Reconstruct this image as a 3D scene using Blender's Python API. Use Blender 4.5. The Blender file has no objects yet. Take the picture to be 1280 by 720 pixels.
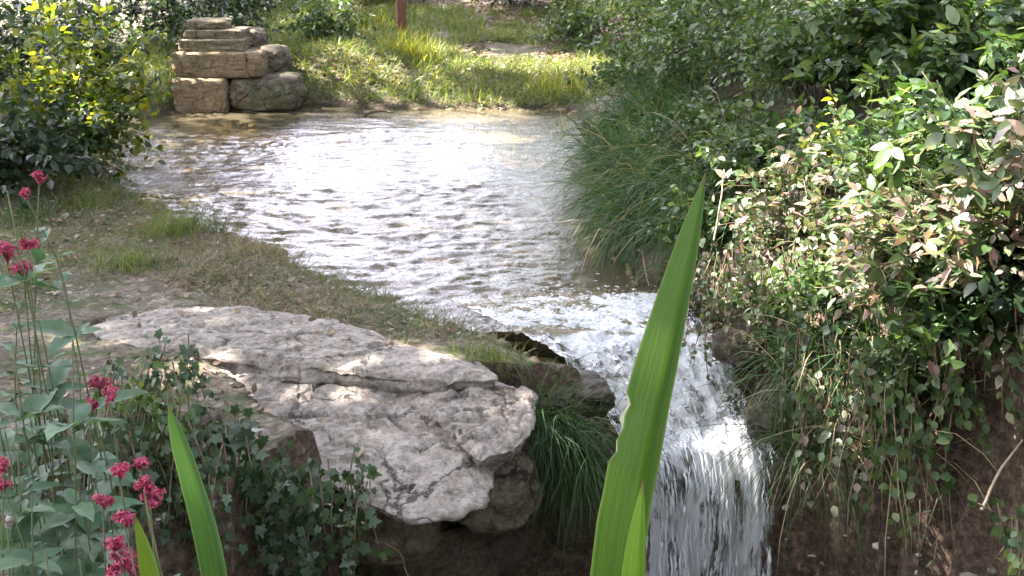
import bpy, math, random
import numpy as np
from math import radians, sin, cos, tan, pi

R0 = np.random.default_rng(7)
random.seed(7)
scn = bpy.context.scene
C = scn.collection

# ------------------------------------------------------------------ camera model
FOC = 1372.0
PITCH = radians(18)
CAM = np.array([0, 0, 1.15])
FW = np.array([0, cos(PITCH), -sin(PITCH)])
UPV = np.array([0, sin(PITCH), cos(PITCH)])

def ray(px, py):
    return FW + (px - 640) / FOC * np.array([1.0, 0, 0]) + (360 - py) / FOC * UPV
def at_z(px, py, z=0.0):
    d = ray(px, py); return CAM + d * ((z - CAM[2]) / d[2])
def at_y(px, py, Y):
    d = ray(px, py); return CAM + d * (Y / d[1])
def at_t(px, py, t):
    return CAM + ray(px, py) * t

# ------------------------------------------------------------------ noise
_P = np.random.default_rng(3).random((64, 64, 64)).astype(np.float32)
def vnoise(p):
    p = np.asarray(p, float)
    i = np.floor(p).astype(int); f = p - i; f = f * f * f * (f * (f * 6 - 15) + 10)
    i &= 63; j = (i + 1) & 63
    def g(a, b, c): return _P[a, b, c]
    x0, y0, z0 = i.T; x1, y1, z1 = j.T; fx, fy, fz = f.T
    c00 = g(x0, y0, z0) * (1 - fx) + g(x1, y0, z0) * fx
    c10 = g(x0, y1, z0) * (1 - fx) + g(x1, y1, z0) * fx
    c01 = g(x0, y0, z1) * (1 - fx) + g(x1, y0, z1) * fx
    c11 = g(x0, y1, z1) * (1 - fx) + g(x1, y1, z1) * fx
    return ((c00 * (1 - fy) + c10 * fy) * (1 - fz) + (c01 * (1 - fy) + c11 * fy) * fz) * 2 - 1
def fbm(p, sc=1.0, octv=4, gain=.5):
    p = np.asarray(p, float) * sc; a = 1.0; s = 0; out = np.zeros(len(p))
    for k in range(octv):
        out += a * vnoise(p + 17.3 * k); s += a; a *= gain; p = p * 2.03
    return out / s
def ss(a, b, x):
    t = np.clip((x - a) / (b - a), 0, 1); return t * t * (3 - 2 * t)

# ------------------------------------------------------------------ object helpers
def link_mesh(name, V, F, mat=None, parent=None, smooth=True, uv=None):
    """V (n,3); F list of int arrays, each (m,k)."""
    V = np.asarray(V, np.float32)
    if not isinstance(F, (list, tuple)): F = [F]
    F = [np.asarray(f, np.int32) for f in F if len(f)]
    me = bpy.data.meshes.new(name)
    me.vertices.add(len(V)); me.vertices.foreach_set('co', V.ravel())
    nl = sum(f.size for f in F); nf = sum(len(f) for f in F)
    me.loops.add(nl); me.polygons.add(nf)
    loops = np.concatenate([f.ravel() for f in F])
    tot = np.concatenate([np.full(len(f), f.shape[1], np.int32) for f in F])
    st = np.concatenate([[0], np.cumsum(tot)[:-1]]).astype(np.int32)
    me.loops.foreach_set('vertex_index', loops)
    me.polygons.foreach_set('loop_start', st)
    me.polygons.foreach_set('use_smooth', np.full(nf, smooth))
    if uv is not None:
        l = me.uv_layers.new(name='UVMap')
        l.data.foreach_set('uv', np.asarray(uv, np.float32)[loops].ravel())
    me.update(calc_edges=True); me.validate()
    o = bpy.data.objects.new(name, me); C.objects.link(o)
    if mat: me.materials.append(mat)
    if parent:
        o.parent = parent
        o.matrix_parent_inverse.identity()
        # vertices are given in world space: move them into the parent's frame
        me.transform(parent.matrix_world.inverted() if False else __import__('mathutils').Matrix.Translation(-parent.location))
    return o
def tag(o, label=None, cat=None, group=None, kind=None):
    if label: o['label'] = label
    if cat: o['category'] = cat
    if group: o['group'] = group
    if kind: o['kind'] = kind
    return o
def thing(name, loc, label, cat, group=None):
    o = bpy.data.objects.new(name, None); C.objects.link(o)
    o.location = [float(v) for v in loc]; o.empty_display_size = .05
    return tag(o, label, cat, group)

# ------------------------------------------------------------------ materials
def new_mat(name):
    m = bpy.data.materials.new(name); m.use_nodes = True
    nt = m.node_tree; nt.nodes.clear()
    return m, nt, nt.nodes, nt.links
def ramp(nd, stops):
    r = nd.new('ShaderNodeValToRGB'); e = r.color_ramp.elements
    e[0].position = stops[0][0]; e[0].color = (*stops[0][1], 1)
    e[1].position = stops[-1][0]; e[1].color = (*stops[-1][1], 1)
    for p, c in stops[1:-1]:
        x = e.new(p); x.color = (*c, 1)
    return r
def noise_node(nd, ln, vec, scale, detail=4, rough=.55, dist=0):
    n = nd.new('ShaderNodeTexNoise'); n.inputs['Scale'].default_value = scale
    n.inputs['Detail'].default_value = detail; n.inputs['Roughness'].default_value = rough
    n.inputs['Distortion'].default_value = dist
    if vec is not None: ln.new(vec, n.inputs['Vector'])
    return n
def leaf_mat(name, cols, trans=.35, rough=.42, tcol=None, spec=.5):
    m, nt, nd, ln = new_mat(name)
    g = nd.new('ShaderNodeNewGeometry')
    n = len(cols)
    r = ramp(nd, [(i / max(1, n - 1), c) for i, c in enumerate(cols)])
    ln.new(g.outputs['Random Per Island'], r.inputs[0])
    tc = nd.new('ShaderNodeTexCoord')
    nz = noise_node(nd, ln, tc.outputs['Object'], 60, 2)
    mx = nd.new('ShaderNodeMix'); mx.data_type = 'RGBA'; mx.blend_type = 'MULTIPLY'
    mx.inputs[0].default_value = .55
    r2 = ramp(nd, [(.3, (.55, .6, .5)), (.7, (1.25, 1.2, 1.2))])
    ln.new(nz.outputs[0], r2.inputs[0]); ln.new(r.outputs[0], mx.inputs[6]); ln.new(r2.outputs[0], mx.inputs[7])
    b = nd.new('ShaderNodeBsdfPrincipled'); b.inputs['Roughness'].default_value = rough
    b.inputs['Specular IOR Level'].default_value = spec
    ln.new(mx.outputs[2], b.inputs['Base Color'])
    t = nd.new('ShaderNodeBsdfTranslucent')
    mt = nd.new('ShaderNodeMix'); mt.data_type = 'RGBA'; mt.blend_type = 'MULTIPLY'; mt.inputs[0].default_value = 1
    ln.new(mx.outputs[2], mt.inputs[6]); mt.inputs[7].default_value = (*(tcol or (2.0, 1.9, .8)), 1)
    ln.new(mt.outputs[2], t.inputs['Color'])
    ms = nd.new('ShaderNodeMixShader'); ms.inputs[0].default_value = trans
    ln.new(b.outputs[0], ms.inputs[1]); ln.new(t.outputs[0], ms.inputs[2])
    o = nd.new('ShaderNodeOutputMaterial'); ln.new(ms.outputs[0], o.inputs[0])
    return m
def plain_mat(name, stops, scale=20, rough=.8, bump=.3, stretch=(1, 1, 1), detail=6, spec=.3):
    m, nt, nd, ln = new_mat(name)
    tc = nd.new('ShaderNodeTexCoord'); mp = nd.new('ShaderNodeMapping'); mp.inputs['Scale'].default_value = stretch
    ln.new(tc.outputs['Object'], mp.inputs[0])
    nz = noise_node(nd, ln, mp.outputs[0], scale, detail, .65)
    r = ramp(nd, stops); ln.new(nz.outputs[0], r.inputs[0])
    b = nd.new('ShaderNodeBsdfPrincipled'); b.inputs['Roughness'].default_value = rough
    b.inputs['Specular IOR Level'].default_value = spec
    ln.new(r.outputs[0], b.inputs['Base Color'])
    bp = nd.new('ShaderNodeBump'); bp.inputs['Strength'].default_value = bump; bp.inputs['Distance'].default_value = .02
    ln.new(nz.outputs[0], bp.inputs['Height']); ln.new(bp.outputs[0], b.inputs['Normal'])
    o = nd.new('ShaderNodeOutputMaterial'); ln.new(b.outputs[0], o.inputs[0])
    return m
def rock_mat(name, dark, mid, light, lich, lich_amt=.5, moss=0.0, rough=.85):
    m, nt, nd, ln = new_mat(name)
    tc = nd.new('ShaderNodeTexCoord'); v = tc.outputs['Object']
    n1 = noise_node(nd, ln, v, 6, 9, .72, .1)
    n2 = noise_node(nd, ln, v, 75, 6, .75)
    n3 = noise_node(nd, ln, v, 26, 9, .8, .2)
    mp = nd.new('ShaderNodeMapping'); mp.inputs['Scale'].default_value = (1, 1, 6); ln.new(v, mp.inputs[0])
    n4 = noise_node(nd, ln, mp.outputs[0], 6, 6, .7)
    r1 = ramp(nd, [(.38, dark), (.5, mid), (.6, light)])
    a = nd.new('ShaderNodeMath'); a.operation = 'MULTIPLY_ADD'; a.inputs[1].default_value = .55
    ln.new(n2.outputs[0], a.inputs[0])
    a2 = nd.new('ShaderNodeMath'); a2.operation = 'MULTIPLY'; a2.inputs[1].default_value = .45
    ln.new(n1.outputs[0], a2.inputs[0]); ln.new(a2.outputs[0], a.inputs[2])
    ln.new(a.outputs[0], r1.inputs[0])
    rl = ramp(nd, [(.5, (0, 0, 0)), (.58, (1, 1, 1))]); ln.new(n3.outputs[0], rl.inputs[0])
    ml = nd.new('ShaderNodeMath'); ml.operation = 'MULTIPLY'; ml.inputs[1].default_value = lich_amt
    ln.new(rl.outputs[0], ml.inputs[0])
    mx = nd.new('ShaderNodeMix'); mx.data_type = 'RGBA'
    ln.new(ml.outputs[0], mx.inputs[0]); ln.new(r1.outputs[0], mx.inputs[6]); mx.inputs[7].default_value = (*lich, 1)
    col = mx.outputs[2]
    wv = nd.new('ShaderNodeVectorMath'); wv.operation = 'MULTIPLY_ADD'; wv.inputs[1].default_value = (.16, .16, .16); ln.new(n1.outputs['Color'], wv.inputs[0]); ln.new(v, wv.inputs[2])
    vo = nd.new('ShaderNodeTexVoronoi'); vo.feature = 'DISTANCE_TO_EDGE'; vo.inputs['Scale'].default_value = 5; ln.new(wv.outputs[0], vo.inputs['Vector'])
    cr = nd.new('ShaderNodeMapRange'); cr.inputs[1].default_value = .0; cr.inputs[2].default_value = .022; ln.new(vo.outputs['Distance'], cr.inputs[0])
    nk = noise_node(nd, ln, v, 3.2, 3, .6); km = nd.new('ShaderNodeMapRange'); km.inputs[1].default_value = .44; km.inputs[2].default_value = .56; km.inputs[3].default_value = 1; km.inputs[4].default_value = 0; ln.new(nk.outputs[0], km.inputs[0])
    ck = nd.new('ShaderNodeMath'); ck.operation = 'MAXIMUM'; ln.new(cr.outputs[0], ck.inputs[0]); ln.new(km.outputs[0], ck.inputs[1])
    ns = noise_node(nd, ln, v, 48, 3, .5); sr = ramp(nd, [(.34, (.35, .33, .3)), (.42, (1, 1, 1))]); ln.new(ns.outputs[0], sr.inputs[0])
    crk = ramp(nd, [(0, (.42, .37, .33)), (1, (1, 1, 1))]); ln.new(ck.outputs[0], crk.inputs[0])
    mk1 = nd.new('ShaderNodeMix'); mk1.data_type = 'RGBA'; mk1.blend_type = 'MULTIPLY'; mk1.inputs[0].default_value = 1; ln.new(col, mk1.inputs[6]); ln.new(crk.outputs[0], mk1.inputs[7])
    mk2 = nd.new('ShaderNodeMix'); mk2.data_type = 'RGBA'; mk2.blend_type = 'MULTIPLY'; mk2.inputs[0].default_value = .45; ln.new(mk1.outputs[2], mk2.inputs[6]); ln.new(sr.outputs[0], mk2.inputs[7])
    col = mk2.outputs[2]
    if moss:
        nm = noise_node(nd, ln, v, 5, 5, .7, .5)
        rm = ramp(nd, [(.5, (0, 0, 0)), (.6, (1, 1, 1))]); ln.new(nm.outputs[0], rm.inputs[0])
        mm = nd.new('ShaderNodeMath'); mm.operation = 'MULTIPLY'; mm.inputs[1].default_value = moss; ln.new(rm.outputs[0], mm.inputs[0])
        mx2 = nd.new('ShaderNodeMix'); mx2.data_type = 'RGBA'; ln.new(mm.outputs[0], mx2.inputs[0])
        ln.new(col, mx2.inputs[6]); mx2.inputs[7].default_value = (.055, .075, .02, 1); col = mx2.outputs[2]
    b = nd.new('ShaderNodeBsdfPrincipled'); b.inputs['Roughness'].default_value = rough
    b.inputs['Specular IOR Level'].default_value = .3
    ln.new(col, b.inputs['Base Color'])
    ad = nd.new('ShaderNodeMath'); ad.operation = 'ADD'; ln.new(a.outputs[0], ad.inputs[0]); ln.new(n4.outputs[0], ad.inputs[1])
    ad3 = nd.new('ShaderNodeMath'); ad3.operation = 'MULTIPLY_ADD'; ad3.inputs[1].default_value = .6; ln.new(ck.outputs[0], ad3.inputs[0]); ln.new(ad.outputs[0], ad3.inputs[2]); ad = ad3
    bp = nd.new('ShaderNodeBump'); bp.inputs['Strength'].default_value = 1.0; bp.inputs['Distance'].default_value = .018
    ln.new(ad.outputs[0], bp.inputs['Height']); ln.new(bp.outputs[0], b.inputs['Normal'])
    o = nd.new('ShaderNodeOutputMaterial'); ln.new(b.outputs[0], o.inputs[0])
    return m

# ------------------------------------------------------------------ terrain field
def pz(*pts): return np.array([at_z(x, y, 0)[:2] for x, y in pts])
def pzz(z, *pts): return np.array([at_z(x, y, z)[:2] for x, y in pts])
_left = np.vstack([pz((212, 141), (150, 160), (118, 190)), pzz(.05, (130, 225)), pzz(.07, (225, 262), (325, 290), (385, 322), (470, 352), (560, 384), (630, 408), (680, 430))])
_lip = np.array([[.16, 2.80], [.52, 2.80]])
_right = np.array([[.60, 2.95], [.54, 3.25], [.44, 3.6], [.40, 4.2], [.42, 5.2], [.46, 6.3], [.44, 7.42]])
POOL = np.vstack([_left, _lip, _right, pz((405, 134))])
def sdf(poly, P):
    """signed distance: negative inside"""
    d = np.full(len(P), 1e9); ins = np.zeros(len(P), bool); n = len(poly)
    for i in range(n):
        a, b = poly[i], poly[(i + 1) % n]
        e = b - a; w = P - a
        t = np.clip((w @ e) / (e @ e), 0, 1)
        d = np.minimum(d, np.linalg.norm(w - t[:, None] * e, axis=1))
        c1 = (a[1] > P[:, 1]) != (b[1] > P[:, 1])
        with np.errstate(divide='ignore', invalid='ignore'):
            c2 = P[:, 0] < (b[0] - a[0]) * (P[:, 1] - a[1]) / (b[1] - a[1]) + a[0]
        ins ^= c1 & c2
    return np.where(ins, -d, d)
PATH = np.array([(.10, 3.62, -.03), (.17, 3.45, .000), (.26, 3.24, .006), (.35, 3.06, -.012), (.41, 2.96, -.06), (.455, 2.89, -.13), (.49, 2.82, -.175), (.52, 2.73, -.212), (.53, 2.70, -.27), (.535, 2.685, -.37), (.54, 2.672, -.56), (.545, 2.66, -.80)])
HW = np.array([.36, .36, .31, .25, .23, .22, .205, .195, .19, .185, .185, .20])
S1 = np.array([at_z(x, y, .0)[:2] for x, y in [(215, 470), (300, 520), (330, 560), (400, 596), (450, 622), (520, 640), (590, 622), (622, 596), (600, 560), (560, 520), (500, 490), (420, 462), (330, 440), (250, 425)]])
S2 = np.array([at_z(x, y, .07)[:2] for x, y in [(470, 470), (510, 500), (560, 530), (600, 560), (640, 548), (672, 515), (680, 492), (640, 478), (590, 466), (520, 452)]])
S3 = np.array([at_z(x, y, .10)[:2] for x, y in [(120, 432), (200, 445), (270, 446), (370, 456), (480, 470), (560, 480), (625, 476), (600, 455), (520, 430), (420, 405), (300, 388), (200, 388), (130, 396), (95, 412)]])
CLX = [-9, -1.6, -1.0, -.75, -.55, -.35, -.1, .08, .2, .34, .74, .84, .95, 1.15, 1.5, 9]
CLY = [.9, 1.1, 1.35, 1.6, 1.95, 2.42, 2.62, 2.72, 2.74, 2.74, 2.74, 2.66, 2.45, 1.9, 1.3, .6]
def H(xy):
    xy = np.asarray(xy, float).reshape(-1, 2); x, y = xy.T
    d = sdf(POOL, xy)
    p3 = np.c_[xy, np.zeros(len(xy))]
    n1 = fbm(p3, 1.3, 4); n2 = fbm(p3 + 5, 7, 4)
    inside = -.14 * ss(0, .3, -d)
    dd = np.maximum(d, 0)
    wr = ss(.3, .9, x - .12 * (y - 3) * 0)
    wf = ss(7.0, 7.7, y)
    left = .085 * (1 - np.exp(-dd / .09)) + .05 * ss(.3, 1.5, dd) + .3 * ss(1.2, 3.5, dd)
    right = .14 * (1 - np.exp(-dd / .1)) + .50 * np.minimum(dd, 1.6) + .12 * np.maximum(dd - 1.6, 0)
    far = .05 * (1 - np.exp(-dd / .08)) + .085 * dd + .10 * np.exp(-(((x + 1.3) / .55) ** 2 + ((y - 8.3) / .5) ** 2)) * 2.2
    far = np.minimum(far, .75 + .012 * dd)
    out = (left * (1 - wr) + right * wr) * (1 - wf) + far * wf
    out = out + dd / (dd + .1) * (.035 * n1 + .016 * n2)
    up = np.where(d < 0, inside + .012 * n2, out)
    yc = np.interp(x, CLX, CLY) + .04 * fbm(p3 + 9, 3, 3)
    w = np.interp(x, [-9, -1, -.6, -.4, .8, .95, 1.3, 9], [1.0, .7, .3, .1, .10, .22, .5, 1.2])
    k = ss(-1, 0, (y - yc) / w)
    low = -.85 + .45 * ss(1.5, .5, y) + .06 * n1
    low = low + .6 * ss(1.2, 2.6, np.abs(x - .1))
    low = np.minimum(low, up)
    out = low + (up - low) * k
    ds = np.minimum(sdf(S1, xy), sdf(S2, xy))
    out = np.where(ds < 0, np.minimum(out, -.16 + ss(-.08, -.005, ds) * .26), out)
    d3 = sdf(S3, xy); out = np.where(d3 < 0, np.minimum(out, .06 + ss(-.05, -.005, d3) * .10), out)
    yy = PATH[::-1, 1]; xc = np.interp(y, yy, PATH[::-1, 0]); zc = np.interp(y, yy, PATH[::-1, 2]) - .045; hw = np.interp(y, yy, HW[::-1])
    m = ss(.16, .03, np.abs(x - xc) - hw) * ss(3.65, 3.4, y) * ss(1.2, 2.0, y)
    return out + (np.minimum(out, zc) - out) * m
def h1(x, y): return float(H([[x, y]])[0])
def ground_pt(x, y, dz=0.0): return np.array([x, y, h1(x, y) + dz])

def axis(lo, a, b, hi, fine, coarse):
    core = np.arange(a, b, fine)
    def grow(n0, end, sgn):
        out = []; v = n0; s = fine
        while abs(v - end) > s and len(out) < 400:
            s = min(s * 1.12, coarse); v += sgn * s; out.append(v)
        out.append(end); return np.array(out)
    return np.concatenate([grow(a, lo, -1)[::-1], core, grow(core[-1], hi, 1)])
gx = axis(-160, -2.4, 2.2, 160, .028, 9); gy = axis(-60, 1.2, 5.0, 260, .028, 9)
X, Y = np.meshgrid(gx, gy)
XY = np.c_[X.ravel(), Y.ravel()]
Z = H(XY)
def grid_faces(nx, ny):
    i = np.arange(nx - 1); j = np.arange(ny - 1)
    a = (j[:, None] * nx + i[None]).ravel()
    return np.c_[a, a + 1, a + nx + 1, a + nx]

def ground_material():
    m, nt, nd, ln = new_mat('bank soil')
    tc = nd.new('ShaderNodeTexCoord'); v = tc.outputs['Object']
    n1 = noise_node(nd, ln, v, 2.2, 6, .65, .4); n2 = noise_node(nd, ln, v, 45, 6, .75); n3 = noise_node(nd, ln, v, 9, 6, .7)
    soil = ramp(nd, [(.3, (.05, .036, .026)), (.48, (.13, .10, .075)), (.6, (.24, .205, .165)), (.75, (.36, .33, .29))])
    ln.new(n2.outputs[0], soil.inputs[0])
    green = ramp(nd, [(.3, (.02, .03, .01)), (.55, (.07, .085, .03)), (.75, (.15, .14, .07))]); ln.new(n2.outputs[0], green.inputs[0])
    r = ramp(nd, [(.46, (0, 0, 0)), (.6, (1, 1, 1))]); ln.new(n3.outputs[0], r.inputs[0])
    mx = nd.new('ShaderNodeMix'); mx.data_type = 'RGBA'; ln.new(r.outputs[0], mx.inputs[0])
    ln.new(soil.outputs[0], mx.inputs[6]); ln.new(green.outputs[0], mx.inputs[7])
    ge = nd.new('ShaderNodeNewGeometry'); sz = nd.new('ShaderNodeSeparateXYZ'); ln.new(ge.outputs['True Normal'], sz.inputs[0])
    st = nd.new('ShaderNodeMapRange'); st.inputs[1].default_value = .80; st.inputs[2].default_value = .60; ln.new(sz.outputs[2], st.inputs[0])
    earth = ramp(nd, [(.32, (.025, .016, .011)), (.5, (.09, .06, .043)), (.62, (.17, .12, .09)), (.74, (.29, .24, .19))]); ln.new(n2.outputs[0], earth.inputs[0])
    me = nd.new('ShaderNodeMix'); me.data_type = 'RGBA'; ln.new(st.outputs[0], me.inputs[0]); ln.new(mx.outputs[2], me.inputs[6]); ln.new(earth.outputs[0], me.inputs[7])
    sp = nd.new('ShaderNodeSeparateXYZ'); ln.new(v, sp.inputs[0])
    w1 = nd.new('ShaderNodeMapRange'); w1.inputs[1].default_value = .05; w1.inputs[2].default_value = .015; ln.new(sp.outputs[2], w1.inputs[0])      # wet mud at the water line
    w2 = nd.new('ShaderNodeMapRange'); w2.inputs[1].default_value = 2.85; w2.inputs[2].default_value = 2.95; ln.new(sp.outputs[1], w2.inputs[0])
    w3 = nd.new('ShaderNodeMath'); w3.operation = 'MULTIPLY'; ln.new(w1.outputs[0], w3.inputs[0]); ln.new(w2.outputs[0], w3.inputs[1])
    mw = nd.new('ShaderNodeMix'); mw.data_type = 'RGBA'; mw.blend_type = 'MULTIPLY'; ln.new(w3.outputs[0], mw.inputs[0]); ln.new(me.outputs[2], mw.inputs[6]); mw.inputs[7].default_value = (.42, .38, .33, 1); me = mw
    hx = nd.new('ShaderNodeMapRange'); hx.inputs[1].default_value = .5; hx.inputs[2].default_value = .75; ln.new(sp.outputs[0], hx.inputs[0])
    hum = ramp(nd, [(.32, (.012, .010, .006)), (.5, (.035, .028, .016)), (.66, (.07, .055, .035))]); ln.new(n2.outputs[0], hum.inputs[0])
    mh = nd.new('ShaderNodeMix'); mh.data_type = 'RGBA'; hs_ = nd.new('ShaderNodeMath'); hs_.operation = 'SUBTRACT'; hs_.use_clamp = True; ln.new(hx.outputs[0], hs_.inputs[0]); ln.new(st.outputs[0], hs_.inputs[1]); ln.new(hs_.outputs[0], mh.inputs[0]); ln.new(me.outputs[2], mh.inputs[6]); ln.new(hum.outputs[0], mh.inputs[7]); me = mh
    b = nd.new('ShaderNodeBsdfPrincipled'); b.inputs['Roughness'].default_value = .85; b.inputs['Specular IOR Level'].default_value = .25
    ln.new(me.outputs[2], b.inputs['Base Color'])
    bp = nd.new('ShaderNodeBump'); bp.inputs['Strength'].default_value = 1; bp.inputs['Distance'].default_value = .02
    ln.new(n2.outputs[0], bp.inputs['Height']); ln.new(bp.outputs[0], b.inputs['Normal'])
    o = nd.new('ShaderNodeOutputMaterial'); ln.new(b.outputs[0], o.inputs[0])
    return m
V = np.c_[XY, Z]
k = (np.abs(XY[:, 0]) < 4) & (XY[:, 1] < 6)
V[k, 2] += .006 * fbm(V[k] + 3, 22, 3)
k2 = (V[:, 2] < -.08) & (XY[:, 1] > 1.2) & (XY[:, 1] < 3) & (np.abs(XY[:, 0]) < 2)     # rough cliff faces
nn = np.c_[fbm(V[k2], 9, 4), fbm(V[k2] + 31, 9, 4)]
V[k2, :2] += .07 * nn
tag(link_mesh('ground', V, grid_faces(len(gx), len(gy)), ground_material()), kind='structure')

# ------------------------------------------------------------------ sun and the sunlit spots under the trees
SUN_EL, SUN_AZ = radians(52), radians(168)          # azimuth counted from +X towards +Y: the sun stands over the left bank
S = np.array([cos(SUN_EL) * cos(SUN_AZ), cos(SUN_EL) * sin(SUN_AZ), sin(SUN_EL)])
SUNSPOTS = []
def hit(px, py, t0=1.3, t1=14):
    t = np.linspace(t0, t1, 900); P = CAM + ray(px, py) * t[:, None]
    k = np.argmax(P[:, 2] < H(P[:, :2])); return P[k]
for px, py, Yd, r in [(80, 20, 5.2, .26), (150, 60, 5.2, .18), (30, 50, 5.1, .12), (110, 80, 5.1, .1), (60, 110, 5.0, .06), (130, 130, 5.0, .05), (860, 455, 2.88, .045), (205, 440, 2.5, .05), (430, 432, 2.7, .03), (640, 478, 2.6, .035), (520, 430, 2.75, .02)]:
    SUNSPOTS.append((at_y(px, py, Yd), r))
for px, py, r, up in [(550, 74, .46, .1), (470, 84, .30, .1), (690, 80, .40, .1), (610, 160, .35, 0), (650, 200, .2, 0), (300, 165, .2, 0), (400, 30, .2, .05),
          (1130, 350, .13, .16), (1240, 390, .14, .16), (1190, 310, .12, .16), (1280, 330, .12, .16), (1060, 370, .08, .14), (1160, 430, .09, .12), (1010, 270, .06, .2), (1070, 240, .08, .2), (1240, 180, .06, .25), (1170, 210, .05, .2), (925, 230, .05, .2), (1100, 130, .05, .25), (1270, 90, .06, .25)] + [
          (1120 + 115 * a_, 360 + 75 * b_, c_, .15) for a_, b_, c_ in zip(R0.normal(size=60), R0.normal(size=60), R0.uniform(.02, .06, 60))]:
    SUNSPOTS.append((hit(px, py) + np.array([-.05, -.06, up]), r * (1.25 if px > 900 else 1.1)))
# ------------------------------------------------------------------ vegetation builders
def norm(v): return v / np.maximum(np.linalg.norm(v, axis=-1, keepdims=True), 1e-9)
# leaf templates: x along the leaf (0..1), y across, z up; (verts, faces)
def ovate(w=.5, fold=.12, curl=.12):
    xs = [0, .3, .65, 1]; hw = [0, w * .5, w * .42, 0]
    Vt = [(0, 0, 0), (.3, 0, 0), (.65, 0, -curl * .35), (1, 0, -curl)]
    Vt += [(.28, hw[1], fold * w), (.65, hw[2], fold * w - curl * .35), (.28, -hw[1], fold * w), (.65, -hw[2], fold * w - curl * .35)]
    q = [(1, 2, 5, 4), (2, 1, 6, 7)]; t = [(0, 1, 4), (2, 3, 5), (1, 0, 6), (3, 2, 7)]
    return np.array(Vt, float), [np.array(q), np.array(t)]
def ovate_fine(w=.5, fold=.12, curl=.15, wave=.03):
    xs = np.array([0, .1, .24, .4, .56, .72, .87, 1]); hw = w * .5 * np.array([0, .52, .88, 1, .93, .72, .38, 0]); n = len(xs)
    mid = np.c_[xs, 0 * xs, -curl * xs ** 2]
    L = np.c_[xs, hw, fold * hw * 2 - curl * xs ** 2 + wave * np.sin(xs * 17)][1:-1]; Rr = np.c_[xs, -hw, fold * hw * 2 - curl * xs ** 2 + wave * np.cos(xs * 15)][1:-1]
    V = np.vstack([mid, L, Rr]); m = n - 2; q, t = [], []
    for k in range(1, n - 2): q += [(k, k + 1, n + k, n + k - 1), (k + 1, k, n + m + k - 1, n + m + k)]
    t = [(0, 1, n), (1, 0, n + m), (n - 2, n - 1, n + m - 1), (n - 1, n - 2, n + 2 * m - 1)]
    return V, [np.array(q), np.array(t)]
def lance(w=.22): return ovate(w, .25, .22)
def ivy_leaf():
    out = [(0, 0), (-.12, .22), (.05, .42), (.22, .30), (.45, .50), (.55, .22), (1.0, 0)]
    pts = [(x, y) for x, y in out] + [(x, -y) for x, y in out[-2:0:-1]]
    Vt = [(.3, 0, 0)] + [(x, y, .10 * abs(y) - .10 * x * x) for x, y in pts]
    n = len(pts)
    return np.array(Vt, float), [np.array([(0, 1 + i, 1 + (i + 1) % n) for i in range(n)])]
OVF, OVWF = ovate_fine(.5), ovate_fine(.68, .1)
OV, OVW, LAN, IVY = ovate(.52), ovate(.72, .1, .1), lance(), ivy_leaf()

class Batch:
    """gathers leaves / blades / tubes that make up ONE mesh"""
    def __init__(s): s.V = []; s.F = {}; s.n = 0; s.UV = []
    def add(s, V, Fs):
        for f in Fs:
            f = np.asarray(f); s.F.setdefault(f.shape[1], []).append(f + s.n)
        s.V.append(np.asarray(V, np.float32)); s.n += len(V)
    def leaves(s, P, D, N, size, tpl):
        P, D, N = np.asarray(P), norm(np.asarray(D)), np.asarray(N)
        N = norm(N - (N * D).sum(1, keepdims=True) * D); B = np.cross(N, D)
        T, Fs = tpl; m = len(P); size = np.broadcast_to(size, (m,))
        V = P[:, None] + size[:, None, None] * (T[None, :, 0:1] * D[:, None] + T[None, :, 1:2] * B[:, None] + T[None, :, 2:3] * N[:, None])
        off = (np.arange(m) * len(T))[:, None, None]
        s.add(V.reshape(-1, 3), [(f[None] + off).reshape(-1, f.shape[1]) for f in Fs])
    def blades(s, P, D, L, W, droop, segs=5, side=None, rng=R0):
        """curved tapering grass blades; D start direction, droop downwards along the length"""
        m = len(P); D = norm(D); L = np.broadcast_to(L, (m,)); W = np.broadcast_to(W, (m,)); droop = np.broadcast_to(droop, (m,))
        sd = norm(np.cross(D, [0, 0, 1]) + .35 * rng.normal(size=(m, 3)))
        rows = []
        p = P.copy(); d = D.copy()
        for k in range(segs + 1):
            u = k / segs
            w = W * (.75 + .5 * u if u < .3 else .9) * (1 - u ** 2.2)
            rows += [p - sd * w[:, None] / 2, p + sd * w[:, None] / 2]
            d = norm(d + np.array([0, 0, -1.]) * (droop * (.4 + 1.2 * u) / segs)[:, None])
            d = norm(d + rng.normal(size=(m, 3)) * .09)
            p = p + d * (L / segs)[:, None]
        V = np.stack(rows, 1)
        n = 2 * (segs + 1)
        f = np.array([(2 * k, 2 * k + 1, 2 * k + 3, 2 * k + 2) for k in range(segs)])
        s.add(V.reshape(-1, 3), [(f[None] + (np.arange(m) * n)[:, None, None]).reshape(-1, 4)])
    def tube(s, pts, r0, r1, sides=5):
        pts = np.asarray(pts, float); n = len(pts)
        t = norm(np.gradient(pts, axis=0))
        ref = np.array([.31, .93, .2]) if abs(t[0][2]) > .8 else np.array([0, 0, 1.])
        a = norm(np.cross(t, ref)); b = np.cross(t, a)
        r = np.linspace(r0, r1, n) if np.isscalar(r0) else np.asarray(r0)
        ang = np.arange(sides) / sides * 2 * pi
        V = pts[:, None] + r[:, None, None] * (np.cos(ang)[None, :, None] * a[:, None] + np.sin(ang)[None, :, None] * b[:, None])
        f = [(k * sides + i, k * sides + (i + 1) % sides, (k + 1) * sides + (i + 1) % sides, (k + 1) * sides + i) for k in range(n - 1) for i in range(sides)]
        s.add(V.reshape(-1, 3), [np.array(f), np.array([tuple((n - 1) * sides + i for i in range(sides))])])
    def build(s, name, mat, parent=None, smooth=True):
        return link_mesh(name, np.concatenate(s.V), [np.concatenate(f) for f in s.F.values()], mat, parent, smooth)

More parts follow.
